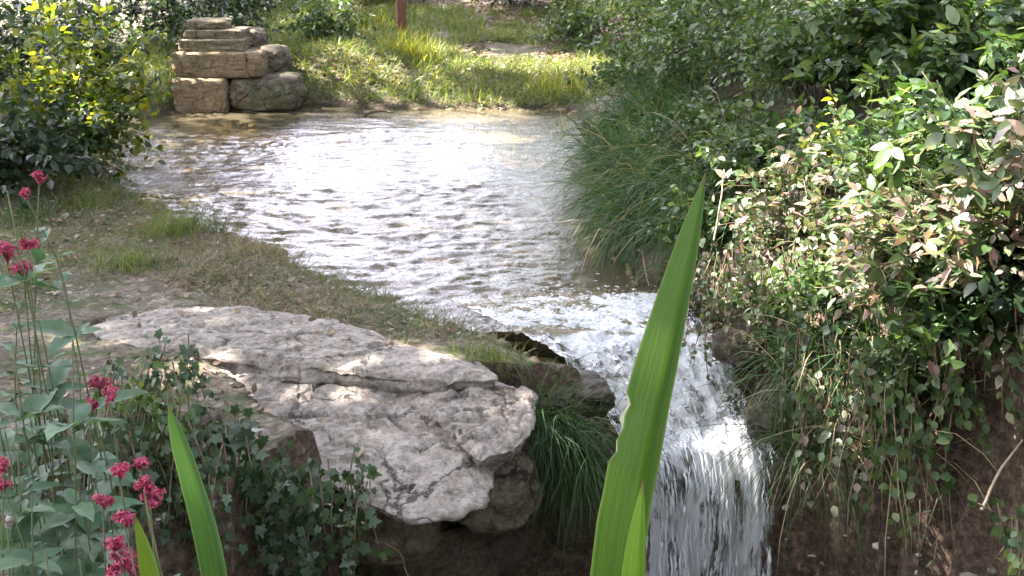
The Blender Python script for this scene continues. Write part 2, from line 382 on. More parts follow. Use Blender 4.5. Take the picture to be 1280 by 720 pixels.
def bez(a, b, c, n):
    u = np.linspace(0, 1, n)[:, None]
    return (1 - u) ** 2 * a + 2 * u * (1 - u) * b + u * u * c

M = {}
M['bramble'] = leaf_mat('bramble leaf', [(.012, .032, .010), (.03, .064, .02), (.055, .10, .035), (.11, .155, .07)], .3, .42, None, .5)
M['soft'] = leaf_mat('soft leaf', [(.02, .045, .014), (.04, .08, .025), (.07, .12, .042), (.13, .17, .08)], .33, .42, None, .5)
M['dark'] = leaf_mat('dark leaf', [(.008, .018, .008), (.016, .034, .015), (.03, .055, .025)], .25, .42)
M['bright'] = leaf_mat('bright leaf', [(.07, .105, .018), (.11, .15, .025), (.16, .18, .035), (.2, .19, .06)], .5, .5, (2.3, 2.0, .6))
M['pale'] = leaf_mat('sunlit tint mixed leaf', [(.03, .06, .02), (.06, .10, .035), (.19, .155, .13), (.28, .165, .16), (.08, .13, .055), (.05, .09, .03), (.17, .16, .115), (.035, .07, .022), (.06, .10, .04)], .3, .4, (1.7, 1.6, 1.0), .6)  # mixed leaf tones, made paler and pinker to imitate sunlit glare
M['ivy'] = leaf_mat('ivy leaf', [(.014, .034, .014), (.026, .056, .024), (.042, .078, .036), (.07, .11, .058)], .22, .4)
M['valerian'] = leaf_mat('valerian leaf', [(.045, .10, .055), (.065, .13, .075), (.10, .165, .10)], .35, .5, (1.6, 1.7, .9))
M['petal'] = leaf_mat('red petal', [(.20, .012, .055), (.34, .03, .10), (.50, .11, .2), (.28, .02, .08)], .3, .55, (1.4, .8, .9))
M['tussock'] = leaf_mat('long grass', [(.012, .035, .010), (.022, .06, .016), (.038, .085, .025), (.075, .12, .045)], .3, .55, None, .3)
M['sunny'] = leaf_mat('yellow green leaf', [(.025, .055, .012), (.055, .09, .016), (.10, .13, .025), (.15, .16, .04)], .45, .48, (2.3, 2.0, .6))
M['worn'] = leaf_mat('worn bank grass', [(.035, .052, .016), (.065, .088, .028), (.11, .11, .05), (.19, .16, .10), (.065, .10, .026), (.09, .115, .04)], .35, .55)
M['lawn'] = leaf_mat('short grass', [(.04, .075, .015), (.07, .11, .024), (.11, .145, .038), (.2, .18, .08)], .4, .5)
M['dry'] = leaf_mat('dry leaf', [(.08, .05, .03), (.16, .11, .07), (.26, .19, .13), (.34, .27, .2)], .2, .7, (1.3, 1.1, .8))
M['straw'] = leaf_mat('dry stalk', [(.14, .10, .055), (.24, .19, .11), (.34, .28, .18)], .25, .6)
M['iris'] = leaf_mat('iris leaf', [(.07, .16, .012), (.08, .18, .014)], .35, .4, (1.6, 1.7, .6))
M['stem'] = plain_mat('green stem', [(.3, (.05, .07, .03)), (.7, (.12, .13, .06))], 40, .7, .2)
M['twig'] = plain_mat('brown twig', [(.3, (.06, .04, .025)), (.7, (.18, .13, .09))], 50, .8, .4)
M['palestalk'] = plain_mat('pale dead stalk', [(.3, (.26, .2, .14)), (.7, (.42, .36, .28))], 50, .8, .4)
M['bark'] = plain_mat('tree bark', [(.3, (.035, .026, .018)), (.7, (.12, .09, .065))], 6, .9, 1, (3, 3, .6))

def plant_frame(x, y): return ground_pt(x, y, -.01)

def bush(name, label, cat, group, x, y, height, spread, nsh, nlv, size, tpl, leafm, stemm='twig', lean=(0, 0), droop=.25, compound=1, seed=0, low=.25, up=.8, root=None):
    rng = np.random.default_rng(seed + 1000)
    if size >= .04 and y < 4.2: tpl = OVF if tpl is OV else OVWF if tpl is OVW else tpl
    root = plant_frame(x, y) if root is None else np.asarray(root, float)
    o = thing(name, root, label, cat, group)
    st, lf = Batch(), Batch()
    Ps, Ds, Ns, Sz = [], [], [], []
    for i in range(nsh):
        a = rng.uniform(0, 2 * pi); rr = spread * math.sqrt(rng.uniform(0, 1))
        hh = height * rng.uniform(low, 1) * math.sqrt(max(.15, 1 - .55 * (rr / spread) ** 2))
        b0 = root + np.array([rng.normal() * spread * .22, rng.normal() * spread * .22, 0])
        e = root + np.array([cos(a) * rr + lean[0], sin(a) * rr + lean[1], hh])
        m_ = b0 * .4 + e * .6 + np.array([0, 0, height * .28 * rng.uniform(.3, 1.2)]) - np.array([cos(a), sin(a), 0]) * spread * .12
        e = e - np.array([0, 0, droop * height * rng.uniform(0, 1)])
        pts = bez(b0, m_, e, 9) + rng.normal(size=(9, 3)) * .008 * np.linspace(0, 1, 9)[:, None]
        if i % 2 == 0 or nsh < 30: st.tube(pts, max(.0018, size * .035), max(.0008, size * .014), 4)
        u = np.sort(rng.uniform(.18, 1, nlv)); k = np.clip((u * 8), 0, 7.999); kk = k.astype(int); fr = (k - kk)[:, None]
        P = pts[kk] * (1 - fr) + pts[kk + 1] * fr; T = norm(pts[kk + 1] - pts[kk])
        ang = rng.uniform(0, 2 * pi, nlv)
        side = norm(np.cross(T, [0, 0, 1.]) + 1e-6); ot = np.cross(side, T)
        lat = side * np.cos(ang)[:, None] + ot * np.sin(ang)[:, None] * .6
        D = norm(.55 * T + lat + rng.normal(size=(nlv, 3)) * .3 + [0, 0, -.15])
        N = norm(np.array([0, 0, up]) + .55 * lat + rng.normal(size=(nlv, 3)) * .38)
        pet = size * rng.uniform(.2, .7, nlv)[:, None]
        P2 = P + D * pet
        sz = size * rng.uniform(.55, 1.2, nlv)
        if compound == 1:
            Ps.append(P2); Ds.append(D); Ns.append(N); Sz.append(sz)
        else:
            for c in range(compound):
                th = (c - (compound - 1) / 2) * 1.15
                B = norm(np.cross(N, D))
                D2 = D * cos(th) + B * sin(th)
                Ps.append(P2 + D2 * size * .12); Ds.append(D2 + rng.normal(size=(nlv, 3)) * .12); Ns.append(N + rng.normal(size=(nlv, 3)) * .18)
                Sz.append(sz * (1 if abs(th) < .1 else .8))
    Pa, Da, Na, Sa = map(np.concatenate, (Ps, Ds, Ns, Sz))
    keep = Pa[:, 2] > H(Pa[:, :2]) - .004
    lf.leaves(Pa[keep], Da[keep], Na[keep], Sa[keep], tpl)
    st.build('stems', M[stemm], o)
    lf.build('foliage', M[leafm], o)
    return o

def tussock(name, label, group, x, y, n, L, W, spread, droop, lean=(0, 0, 1.), mat='tussock', seed=0, cat='grass tuft', root=None, dry=0, hang=False):
    rng = np.random.default_rng(seed + 2000)
    root = plant_frame(x, y) if root is None else np.asarray(root, float)
    o = thing(name, root, label, cat, group)
    def mk(n, nm, mt, s=1.0):
        b = Batch()
        P = np.c_[np.clip(rng.normal(size=(n, 2)), -1.5, 1.5) * spread, np.zeros(n)] + root
        if not hang: P[:, 2] = np.maximum(H(P[:, :2]) - .01, root[2] - .3)
        a = rng.uniform(0, 2 * pi, n); o_ = rng.uniform(.1, .9, n)
        D = np.c_[np.cos(a) * o_, np.sin(a) * o_, np.ones(n)] + np.asarray(lean) - [0, 0, 1]
        b.blades(P, D, s * L * rng.uniform(.45, 1.1, n), W * rng.uniform(.6, 1.2, n), droop * rng.uniform(.4, 1.4, n), 6, rng=rng)
        b.build(nm, M[mt], o)
    mk(n, 'blades', mat)
    if dry: mk(dry, 'dry_stalks', 'straw', 1.1)
    return o

# ------------------------------------------------------------------ rocks
def slab(name, outline, top, thick, mat, seed, under=.18, amp=.02, strata=.03, M_=300, parent=None):
    """slab of stone with the given outline (x,y); top(x,y)->z; broken layered edge"""
    rng = np.random.default_rng(seed)
    P = np.asarray(outline, float); P = np.vstack([P, P[:1]])
    L = np.r_[0, np.cumsum(np.linalg.norm(np.diff(P, axis=0), axis=1))]
    s = np.linspace(0, L[-1], M_, endpoint=False)
    O = np.c_[np.interp(s, L, P[:, 0]), np.interp(s, L, P[:, 1])]
    for _ in range(2): O = (np.roll(O, 1, 0) + 2 * O + np.roll(O, -1, 0)) / 4
    c = O.mean(0)
    nrm = norm(O - c)
    O = O + nrm * (.028 * fbm(np.c_[O, np.zeros(M_)] + seed, 9, 4))[:, None]
    cells = O.min(0) + rng.random((70, 2)) * (O.max(0) - O.min(0)); ch = rng.normal(size=70) * .5; ct = rng.normal(size=(70, 2)) * .9
    def crags(xy):
        w = xy + .03 * np.c_[fbm(np.c_[xy, 0 * xy[:, 0] + 3], 6, 3), fbm(np.c_[xy, 0 * xy[:, 0] + 8], 6, 3)]
        dd_ = np.linalg.norm((w[:, None] - cells[None]) * [.75, 1.5], axis=2); o_ = np.argsort(dd_, 1)[:, :2]
        f1 = np.take_along_axis(dd_, o_, 1); i0 = o_[:, 0]
        h_ = ch[i0] + ((w - cells[i0]) * ct[i0]).sum(1) * 6
        return amp * .42 * h_ - amp * .6 * ss(.02, 0, f1[:, 1] - f1[:, 0]) * (ch[i0] > -.2)
    rings = []
    for u in np.linspace(.02, .985, 62):
        rings.append((u ** .8, 0.0, 0.0))
    for k in range(1, 27):
        t = k / 26
        rings.append((1 - under * t ** 1.4, -t, 1.0))
    for u in np.linspace(.9, .05, 8): rings.append(((1 - under) * u, -1.0, .3))
    V = []
    for (q, z, side) in rings:
        xy = c + (O - c) * q
        zt = top(xy[:, 0], xy[:, 1]); p = np.c_[xy, zt]
        if side == 0:
            e = ss(.86, 1, q)
            zz = zt + amp * .8 * fbm(p + seed, 3.5, 3) + amp * .75 * fbm(p + seed, 22, 5, .65) + crags(xy)
            zz = zz - .014 * e ** 2
            p[:, 2] = zz
        else:
            p[:, 2] = zt + z * thick - .012
            a = np.arctan2(p[:, 1] - c[1], p[:, 0] - c[0])
            r = strata * fbm(np.c_[np.cos(a) * 1.5, np.sin(a) * 1.5, np.full(M_, z * thick * 38)] + seed, 1.0, 3) + strata * 1.3 * fbm(p + seed, 11, 5)
            p[:, :2] += nrm * (r * side)[:, None]
            p[:, 2] += .016 * fbm(p + 40 + seed, 10, 3)
        V.append(p)
    V = np.concatenate(V); n = len(rings); i = np.arange(M_); F = []
    for k in range(n - 1):
        F.append(np.c_[k * M_ + i, k * M_ + (i + 1) % M_, (k + 1) * M_ + (i + 1) % M_, (k + 1) * M_ + i][:, ::-1])
    cap1 = i[None, :]; cap2 = ((n - 1) * M_ + i)[None, ::-1]
    return link_mesh(name, V, [np.concatenate(F), cap1, cap2], mat, parent)

def boulder(name, c, r, mat, seed, amp=.28, box=.0, rot=0, n=40, parent=None, fine=.05):
    """irregular stone; box>0 squares it up"""
    k = n; fs = []; Vs = []; off = 0
    lin = np.linspace(-1, 1, k); A, B = np.meshgrid(lin, lin)
    for ax in range(3):
        for sg in (-1, 1):
            p = np.zeros((k * k, 3)); p[:, ax] = sg; p[:, (ax + 1) % 3] = A.ravel() * (sg); p[:, (ax + 2) % 3] = B.ravel()
            Vs.append(p); fs.append(grid_faces(k, k) + off); off += k * k
    V = np.concatenate(Vs); sph = norm(V)
    pw = 14.0 if box > .8 else 8.0
    sq = V / (np.sum(np.abs(V) ** pw, 1, keepdims=True) ** (1 / pw))
    D = sph * (1 - box) + sq * box
    D = D * (1 + amp * fbm(sph * 1.3 + seed * 3.1, 1.2, 3) + fine * fbm(D * 4 + seed, 1.4, 5, .65))[:, None]
    ca, sa = cos(rot), sin(rot); W = D * np.asarray(r)
    W = np.c_[W[:, 0] * ca - W[:, 1] * sa, W[:, 0] * sa + W[:, 1] * ca, W[:, 2]] + np.asarray(c)
    # weld the cube edges
    key = np.round(V * 1e4).astype(np.int64); _, idx, inv = np.unique(key, axis=0, return_index=True, return_inverse=True)
    return link_mesh(name, W[idx], inv.ravel()[np.concatenate(fs)], mat, parent)

limestone = rock_mat('grey limestone', (.12, .098, .085), (.27, .232, .205), (.37, .33, .30), (.46, .42, .395), .6)
limestone2 = rock_mat('ochre limestone', (.07, .05, .03), (.17, .13, .085), (.27, .22, .15), (.42, .37, .3), .25, .35)
mossrock = rock_mat('mossy rock', (.04, .03, .02), (.11, .085, .06), (.19, .155, .115), (.36, .34, .3), .25, .6)
wetrock = rock_mat('wet brown rock', (.02, .015, .01), (.06, .045, .03), (.12, .095, .07), (.2, .18, .15), .15, .35, .3)
pierstone = rock_mat('pier sandstone', (.09, .062, .036), (.22, .155, .095), (.34, .26, .17), (.5, .44, .36), .15, .45)

# the big slab and the layers that lie on and behind it
top1 = lambda x, y: .012 + .11 * (y - 2.15) - .03 * ss(-.1, .1, x)
tag(slab('rock_slab', S1, top1, .10, limestone, 11, .5, .018, .036), 'large flat grey limestone slab jutting over the dark hollow beside the falls', 'rock', 'rock slabs on the bank')
top2 = lambda x, y: .068 + .03 * (y - 2.4) - .03 * ss(-.15, -.35, x)
tag(slab('rock_slab', S2, top2, .12, limestone, 23, .45, .018, .03), 'thick broken grey slab wedged between the large slab and the grass edge', 'rock', 'rock slabs on the bank')
top3 = lambda x, y: .112 + .01 * (y - 2.6) + .006 * ss(-.5, -.9, x) - .012 * ss(-.9, -1.15, x)
tag(slab('rock_slab', S3, top3, .09, limestone, 37, .2, .014, .025), 'long thin pinkish grey ledge of rock below the turf of the bank', 'rock', 'rock slabs on the bank')
# stones in the wall under the slabs and by the falls
for (px, py, Yd, r, mat, sd, box, lab) in [
    (480, 655, 2.28, (.13, .1, .09), mossrock, 3, .2, 'brown rock wedged under the large flat slab'),
    (610, 600, 2.42, (.13, .12, .11), mossrock, 5, .3, 'mossy rock under the thick broken slab'),
    (715, 495, 2.74, (.1, .1, .05), wetrock, 8, .3, 'dark wet ledge stone at the edge of the lip of the falls'),
    (720, 610, 2.70, (.10, .1, .16), wetrock, 9, .3, 'dark wet rock face beside the falling water, under hanging grass'),
    (560, 690, 2.42, (.2, .1, .12), wetrock, 10, .3, 'deep dark rock at the back of the hollow'),
    (975, 520, 2.78, (.09, .1, .08), wetrock, 12, .2, 'wet stone where the falls meet the weedy bank'),
    (160, 610, 2.02, (.22, .16, .17), mossrock, 19, .3, 'weathered grey rock overgrown by creepers behind the branching valerian'),
    (930, 430, 2.98, (.08, .08, .06), wetrock, 15, .2, 'small dark stone above the cascade under the bushes')]:
    p = at_y(px, py, Yd)
    tag(boulder('rock', p, r, mat, sd, .3, box, sd), lab, 'rock', 'rocks around the falls')

# stone pier at the far edge
p0 = at_z(285, 141, 0)
pier = thing('stone_pier', (p0[0], p0[1] + .15, 0), 'stepped stone pier of weathered sandstone blocks at the far corner of the pool', 'stone pier')
def blk(x0, x1, y0, y1, Yd, depth, sd, mat=pierstone, box=1.0, amp=.05):
    a = at_y(x0, y1, Yd); b = at_y(x1, y0, Yd)
    c = np.array([(a[0] + b[0]) / 2, Yd + depth / 2, (a[2] + b[2]) / 2])
    return boulder('stone_block', c, ((b[0] - a[0]) / 2 * .99, depth / 2, (b[2] - a[2]) / 2 * 1.0), mat, sd, amp, box, 0, 30, pier, .05)
blk(217, 281, 99, 143, 7.32, .4, 41); blk(284, 372, 97, 143, 7.34, .45, 42, mossrock, .6, .15)
blk(216, 325, 66, 98, 7.38, .42, 43); blk(222, 302, 50, 67, 7.44, .4, 44, limestone2); blk(228, 300, 38, 51, 7.5, .36, 45, limestone2)
blk(230, 280, 25, 39, 7.55, .32, 46, limestone2, .7, .12); blk(296, 352, 60, 98, 7.6, .4, 47, mossrock, .5, .2); blk(280, 325, 36, 66, 7.72, .34, 48, mossrock, .5, .2)

# pebbles
def pebbles(name, P, r, mat, seed):
    rng = np.random.default_rng(seed); b = Batch()
    t = (1 + 5 ** .5) / 2
    I = norm(np.array([(-1, t, 0), (1, t, 0), (-1, -t, 0), (1, -t, 0), (0, -1, t), (0, 1, t), (0, -1, -t), (0, 1, -t), (t, 0, -1), (t, 0, 1), (-t, 0, -1), (-t, 0, 1)]))
    IF = np.array([(0, 11, 5), (0, 5, 1), (0, 1, 7), (0, 7, 10), (0, 10, 11), (1, 5, 9), (5, 11, 4), (11, 10, 2), (10, 7, 6), (7, 1, 8), (3, 9, 4), (3, 4, 2), (3, 2, 6), (3, 6, 8), (3, 8, 9), (4, 9, 5), (2, 4, 11), (6, 2, 10), (8, 6, 7), (9, 8, 1)])
    n = len(P); sc = (r * rng.lognormal(0, .45, n))[:, None, None] * rng.uniform(.55, 1.2, (n, 1, 3)) * [1, 1, .6]
    V = P[:, None] + I[None] * sc * rng.uniform(.8, 1.2, (n, 12, 1))
    b.add(V.reshape(-1, 3), [(IF[None] + (np.arange(n) * 12)[:, None, None]).reshape(-1, 3)])
    return tag(b.build(name, mat), kind='stuff')
pebm = leaf_mat('pebble', [(.10, .085, .07), (.2, .175, .15), (.32, .29, .26), (.42, .39, .36)], 0.0, .8)
rng = np.random.default_rng(5)
xy = np.c_[rng.uniform(-2.3, .6, 9000), rng.uniform(1.3, 8.4, 9000)]
d = sdf(POOL, xy); cl = fbm(np.c_[xy, 0 * d], 2.2, 3)
k = (d > 0) & ((cl > .12) | (d < .06)) & (rng.random(9000) < .8)
P = np.c_[xy, H(xy)][k]; P = P[(P[:, 2] > -.05) & (rng.random(len(P)) < .8)]
tag(pebbles('gravel', P, .005, pebm, 1), 'scattered grey grit and small stones on the trodden bank', 'gravel')
q = V[k2 & (V[:, 0] > .75) & (V[:, 1] > 1.3)]; q = q[rng.integers(0, len(q), 1500)] + [0, 0, .0]
tag(pebbles('earth_stones', q, .009, pebm, 8), 'small stones and crumbs sticking out of the bare earth bank', 'stones')
q = V[k2 & (V[:, 0] < .2) & (V[:, 1] > 1.6)]; q = q[rng.integers(0, len(q), 900)]
tag(pebbles('hollow_stones', q, .011, leaf_mat('dark stone', [(.03, .022, .016), (.09, .07, .05), (.16, .13, .10)], 0, .8), 9), 'dark stones and crumbs in the earth face under the slab', 'stones')
xy = np.c_[rng.uniform(-2.2, .6, 6000), rng.uniform(2.7, 7.5, 6000)]; k = sdf(POOL, xy) < 0
tag(pebbles('bed_gravel', np.c_[xy, H(xy)][k], .018, leaf_mat('bed pebble', [(.05, .035, .015), (.12, .085, .04), (.2, .15, .08)], 0, .8), 2), 'brown pebbles on the bed of the pool', 'gravel')

# ------------------------------------------------------------------ water
def water_material(foam=False):
    m, nt, nd, ln = new_mat('stream water')
    tc = nd.new('ShaderNodeTexCoord'); v = tc.outputs['Object']
    n1 = noise_node(nd, ln, v, 24, 3, .6, .5); mp = nd.new('ShaderNodeMapping'); mp.inputs['Scale'].default_value = (1, 1.6, 1); ln.new(v, mp.inputs[0])
    n2 = noise_node(nd, ln, mp.outputs[0], 60, 2, .5)
    a = nd.new('ShaderNodeMath'); a.operation = 'MULTIPLY_ADD'; a.inputs[1].default_value = .35; ln.new(n2.outputs[0], a.inputs[0]); ln.new(n1.outputs[0], a.inputs[2])
    bp = nd.new('ShaderNodeBump'); bp.inputs['Strength'].default_value = .6; bp.inputs['Distance'].default_value = .006; ln.new(a.outputs[0], bp.inputs['Height'])
    fr = nd.new('ShaderNodeFresnel'); fr.inputs['IOR'].default_value = 1.36; ln.new(bp.outputs[0], fr.inputs['Normal'])
    gl = nd.new('ShaderNodeBsdfGlossy'); gl.inputs['Roughness'].default_value = .06; ln.new(bp.outputs[0], gl.inputs['Normal'])
    tr = nd.new('ShaderNodeBsdfTransparent'); tr.inputs['Color'].default_value = (.80, .72, .52, 1)
    df = nd.new('ShaderNodeBsdfDiffuse'); df.inputs['Color'].default_value = (.20, .17, .11, 1)
    m1 = nd.new('ShaderNodeMixShader'); m1.inputs[0].default_value = .3; ln.new(tr.outputs[0], m1.inputs[1]); ln.new(df.outputs[0], m1.inputs[2])
    m2 = nd.new('ShaderNodeMixShader'); ln.new(fr.outputs[0], m2.inputs[0]); ln.new(m1.outputs[0], m2.inputs[1]); ln.new(gl.outputs[0], m2.inputs[2])
    o = nd.new('ShaderNodeOutputMaterial'); ln.new(m2.outputs[0], o.inputs[0])
    return m
wm = water_material()
wx = np.arange(-2.7, 1.0, .014); wy = np.concatenate([np.arange(2.78, 5.2, .012), np.arange(5.2, 8.0, .02)])
WX, WY = np.meshgrid(wx, wy); P = np.c_[WX.ravel(), WY.ravel(), np.zeros(WX.size)]
calm = .22 + .78 * ss(.15, -.45, P[:, 0] + .10 * (P[:, 1] - 5.5)) ; calm = np.maximum(calm, ss(4.2, 3.2, P[:, 1]))
calm *= .35 + .65 * ss(7.0, 6.2, P[:, 1])
z = .0085 * fbm(P * [.7, 1.6, 1], 6, 3) + .0068 * fbm(P * [.65, 1.6, 1] + 8, 16, 3) + .004 * (1 - np.abs(fbm(P * [1, 1.6, 1] + 3, 15, 2))) ** 4
fall_in = ss(3.35, 2.85, P[:, 1]) * ss(-.25, .1, P[:, 0])
z = z * (.55 + .75 * ss(-.35, .35, fbm(P * [.6, 1.3, 1] + 2, 1.6, 3))) * calm * (1.15 + 1.6 * fall_in) - .05 * ss(3.15, 2.8, P[:, 1])
P[:, 2] = z
gf = grid_faces(len(wx), len(wy)); gf = gf[P[gf].mean(1)[:, 1] > 3.10]
tag(link_mesh('stream_water', P, gf, wm), kind='structure')
lx = np.arange(-1.5, 1.6, .03); ly = np.arange(.2, 3.0, .03); LX, LY = np.meshgrid(lx, ly)
P = np.c_[LX.ravel(), LY.ravel(), np.full(LX.size, -.74)]; P[:, 2] += .012 * fbm(P, 9, 3)
tag(link_mesh('plunge_pool_water', P, grid_faces(len(lx), len(ly)), wm), kind='structure')

# the cascade: a sheet that runs over the lip, a broken ledge and a fall
PL = np.r_[0, np.cumsum(np.linalg.norm(np.diff(PATH, axis=0), axis=1))]
def flow(u, s):
    """point on the falling sheet; u -1..1 across, s metres along"""
    s0_ = s
    p = np.stack([np.interp(s, PL, PATH[:, k]) for k in range(3)], -1); w = np.interp(s, PL, HW); s = s - .19
    p[..., 0] += u * w
    p[..., 1] += .05 * u * u * 0 + .045 * u * ss(.75, .2, s)      # the lip runs slantwise
    q = np.stack([u * w * 8, s * 0, s * 0 + 4.2], -1)
    lump = fbm(np.c_[(u * w * 9).ravel(), (s * 3).ravel(), np.zeros(u.size)], 1, 3).reshape(u.shape)
    chop = fbm(np.c_[(u * w * 34).ravel(), (s * 24).ravel(), np.full(u.size, 2.)], 1, 3).reshape(u.shape)
    ridge = fbm(np.c_[(u * w * 70).ravel(), (s * 5).ravel(), np.full(u.size, 7.)], 1, 3).reshape(u.shape)
    p[..., 1] -= .035 * lump * ss(.2, .6, s) + .014 * ridge * ss(.65, .85, s); p[..., 2] += (.02 * lump + .022 * chop) * ss(-.12, .40, s) * ss(1.0, .7, s)
    return p
def fall_material():
    m, nt, nd, ln = new_mat('falling water')
    uvn = nd.new('ShaderNodeUVMap'); mp = nd.new('ShaderNodeMapping'); mp.inputs['Scale'].default_value = (46, 8, 1); ln.new(uvn.outputs[0], mp.inputs[0])
    n1 = noise_node(nd, ln, mp.outputs[0], 1, 3, .65, .7)
    mpc = nd.new('ShaderNodeMapping'); mpc.inputs['Scale'].default_value = (70, 36, 1); ln.new(uvn.outputs[0], mpc.inputs[0])
    nc = noise_node(nd, ln, mpc.outputs[0], 1, 4, .65, .8)
    sx = nd.new('ShaderNodeSeparateXYZ'); ln.new(uvn.outputs[0], sx.inputs[0])
    mr = nd.new('ShaderNodeMapRange'); mr.interpolation_type = 'SMOOTHSTEP'; mr.inputs[1].default_value = .91; mr.inputs[2].default_value = 1.11; ln.new(sx.outputs[1], mr.inputs[0])
    mxn = nd.new('ShaderNodeMix'); ln.new(mr.outputs[0], mxn.inputs[0]); ln.new(nc.outputs[0], mxn.inputs[2]); ln.new(n1.outputs[0], mxn.inputs[3])
    mp2 = nd.new('ShaderNodeMapping'); mp2.inputs['Scale'].default_value = (16, 5, 1); ln.new(uvn.outputs[0], mp2.inputs[0])
    n2 = noise_node(nd, ln, mp2.outputs[0], 1, 3, .6)
    a = nd.new('ShaderNodeMath'); a.operation = 'MULTIPLY_ADD'; a.inputs[1].default_value = 1.15; ln.new(n2.outputs[0], a.inputs[0]); ln.new(mxn.outputs[0], a.inputs[2])
    r = ramp(nd, [(0.0, (0, 0, 0)), (.5, (.25, .25, .25)), (1.0, (.96, .96, .96))])
    rr = nd.new('ShaderNodeMapRange'); rr.inputs[1].default_value = .90; rr.inputs[2].default_value = 1.16; 
    dv = nd.new('ShaderNodeMath'); dv.operation = 'MULTIPLY'; dv.inputs[1].default_value = 1.0; 
    bo = nd.new('ShaderNodeMapRange'); bo.inputs[1].default_value = .02; bo.inputs[2].default_value = .36; bo.inputs[3].default_value = -.35; bo.inputs[4].default_value = .0; ln.new(sx.outputs[1], bo.inputs[0])
    bo2 = nd.new('ShaderNodeMath'); bo2.operation = 'ADD'; ln.new(a.outputs[0], bo2.inputs[0]); ln.new(bo.outputs[0], bo2.inputs[1])
    bo3 = nd.new('ShaderNodeMapRange'); bo3.inputs[1].default_value = .64; bo3.inputs[2].default_value = .85; bo3.inputs[3].default_value = .15; bo3.inputs[4].default_value = .09; ln.new(sx.outputs[1], bo3.inputs[0])
    bo4 = nd.new('ShaderNodeMath'); bo4.operation = 'ADD'; ln.new(bo2.outputs[0], bo4.inputs[0]); ln.new(bo3.outputs[0], bo4.inputs[1])
    eu = nd.new('ShaderNodeMath'); eu.operation = 'SUBTRACT'; eu.inputs[1].default_value = .5; ln.new(sx.outputs[0], eu.inputs[0])
    ea = nd.new('ShaderNodeMath'); ea.operation = 'ABSOLUTE'; ln.new(eu.outputs[0], ea.inputs[0])
    em = nd.new('ShaderNodeMapRange'); em.inputs[1].default_value = .15; em.inputs[2].default_value = .20; em.inputs[3].default_value = 0; em.inputs[4].default_value = -.28; ln.new(ea.outputs[0], em.inputs[0])
    bo5 = nd.new('ShaderNodeMath'); bo5.operation = 'ADD'; ln.new(bo4.outputs[0], bo5.inputs[0]); ln.new(em.outputs[0], bo5.inputs[1])
    ln.new(bo5.outputs[0], dv.inputs[0]); ln.new(dv.outputs[0], rr.inputs[0]); ln.new(rr.outputs[0], r.inputs[0])
    bp = nd.new('ShaderNodeBump'); bp.inputs['Strength'].default_value = .8; bp.inputs['Distance'].default_value = .015; ln.new(a.outputs[0], bp.inputs['Height'])
    fr = nd.new('ShaderNodeFresnel'); fr.inputs['IOR'].default_value = 1.4; ln.new(bp.outputs[0], fr.inputs['Normal'])
    gl = nd.new('ShaderNodeBsdfGlossy'); gl.inputs['Roughness'].default_value = .12; ln.new(bp.outputs[0], gl.inputs['Normal'])
    tr = nd.new('ShaderNodeBsdfTransparent'); tr.inputs['Color'].default_value = (.9, .88, .84, 1)
    df = nd.new('ShaderNodeBsdfDiffuse'); df.inputs['Color'].default_value = (.78, .80, .84, 1); ln.new(bp.outputs[0], df.inputs['Normal'])
    tl = nd.new('ShaderNodeBsdfTranslucent'); tl.inputs['Color'].default_value = (.78, .80, .84, 1)
    m0 = nd.new('ShaderNodeMixShader'); m0.inputs[0].default_value = .4; ln.new(df.outputs[0], m0.inputs[1]); ln.new(tl.outputs[0], m0.inputs[2])
    m1 = nd.new('ShaderNodeMixShader'); ln.new(fr.outputs[0], m1.inputs[0]); ln.new(tr.outputs[0], m1.inputs[1]); ln.new(gl.outputs[0], m1.inputs[2])
    m2 = nd.new('ShaderNodeMixShader'); ln.new(r.outputs[0], m2.inputs[0]); ln.new(m1.outputs[0], m2.inputs[1]); ln.new(m0.outputs[0], m2.inputs[2])
    o = nd.new('ShaderNodeOutputMaterial'); ln.new(m2.outputs[0], o.inputs[0])
    return m
def foam_material():
    m, nt, nd, ln = new_mat('white water')
    df = nd.new('ShaderNodeBsdfPrincipled'); df.inputs['Base Color'].default_value = (.82, .84, .88, 1); df.inputs['Roughness'].default_value = .25
    tl = nd.new('ShaderNodeBsdfTranslucent'); tl.inputs['Color'].default_value = (.82, .84, .88, 1)
    m0 = nd.new('ShaderNodeMixShader'); m0.inputs[0].default_value = .4; ln.new(df.outputs[0], m0.inputs[1]); ln.new(tl.outputs[0], m0.inputs[2])
    o = nd.new('ShaderNodeOutputMaterial'); ln.new(m0.outputs[0], o.inputs[0])
    return m
us = np.linspace(-1, 1, 190); sv = np.linspace(.04, PL[-1], 360); UU, SS = np.meshgrid(us, sv)
P = flow(UU, SS).reshape(-1, 3)
tag(link_mesh('falling_water', P, grid_faces(len(us), len(sv)), fall_material(), uv=np.c_[(UU * .2 + .5).ravel(), SS.ravel()]), kind='structure')
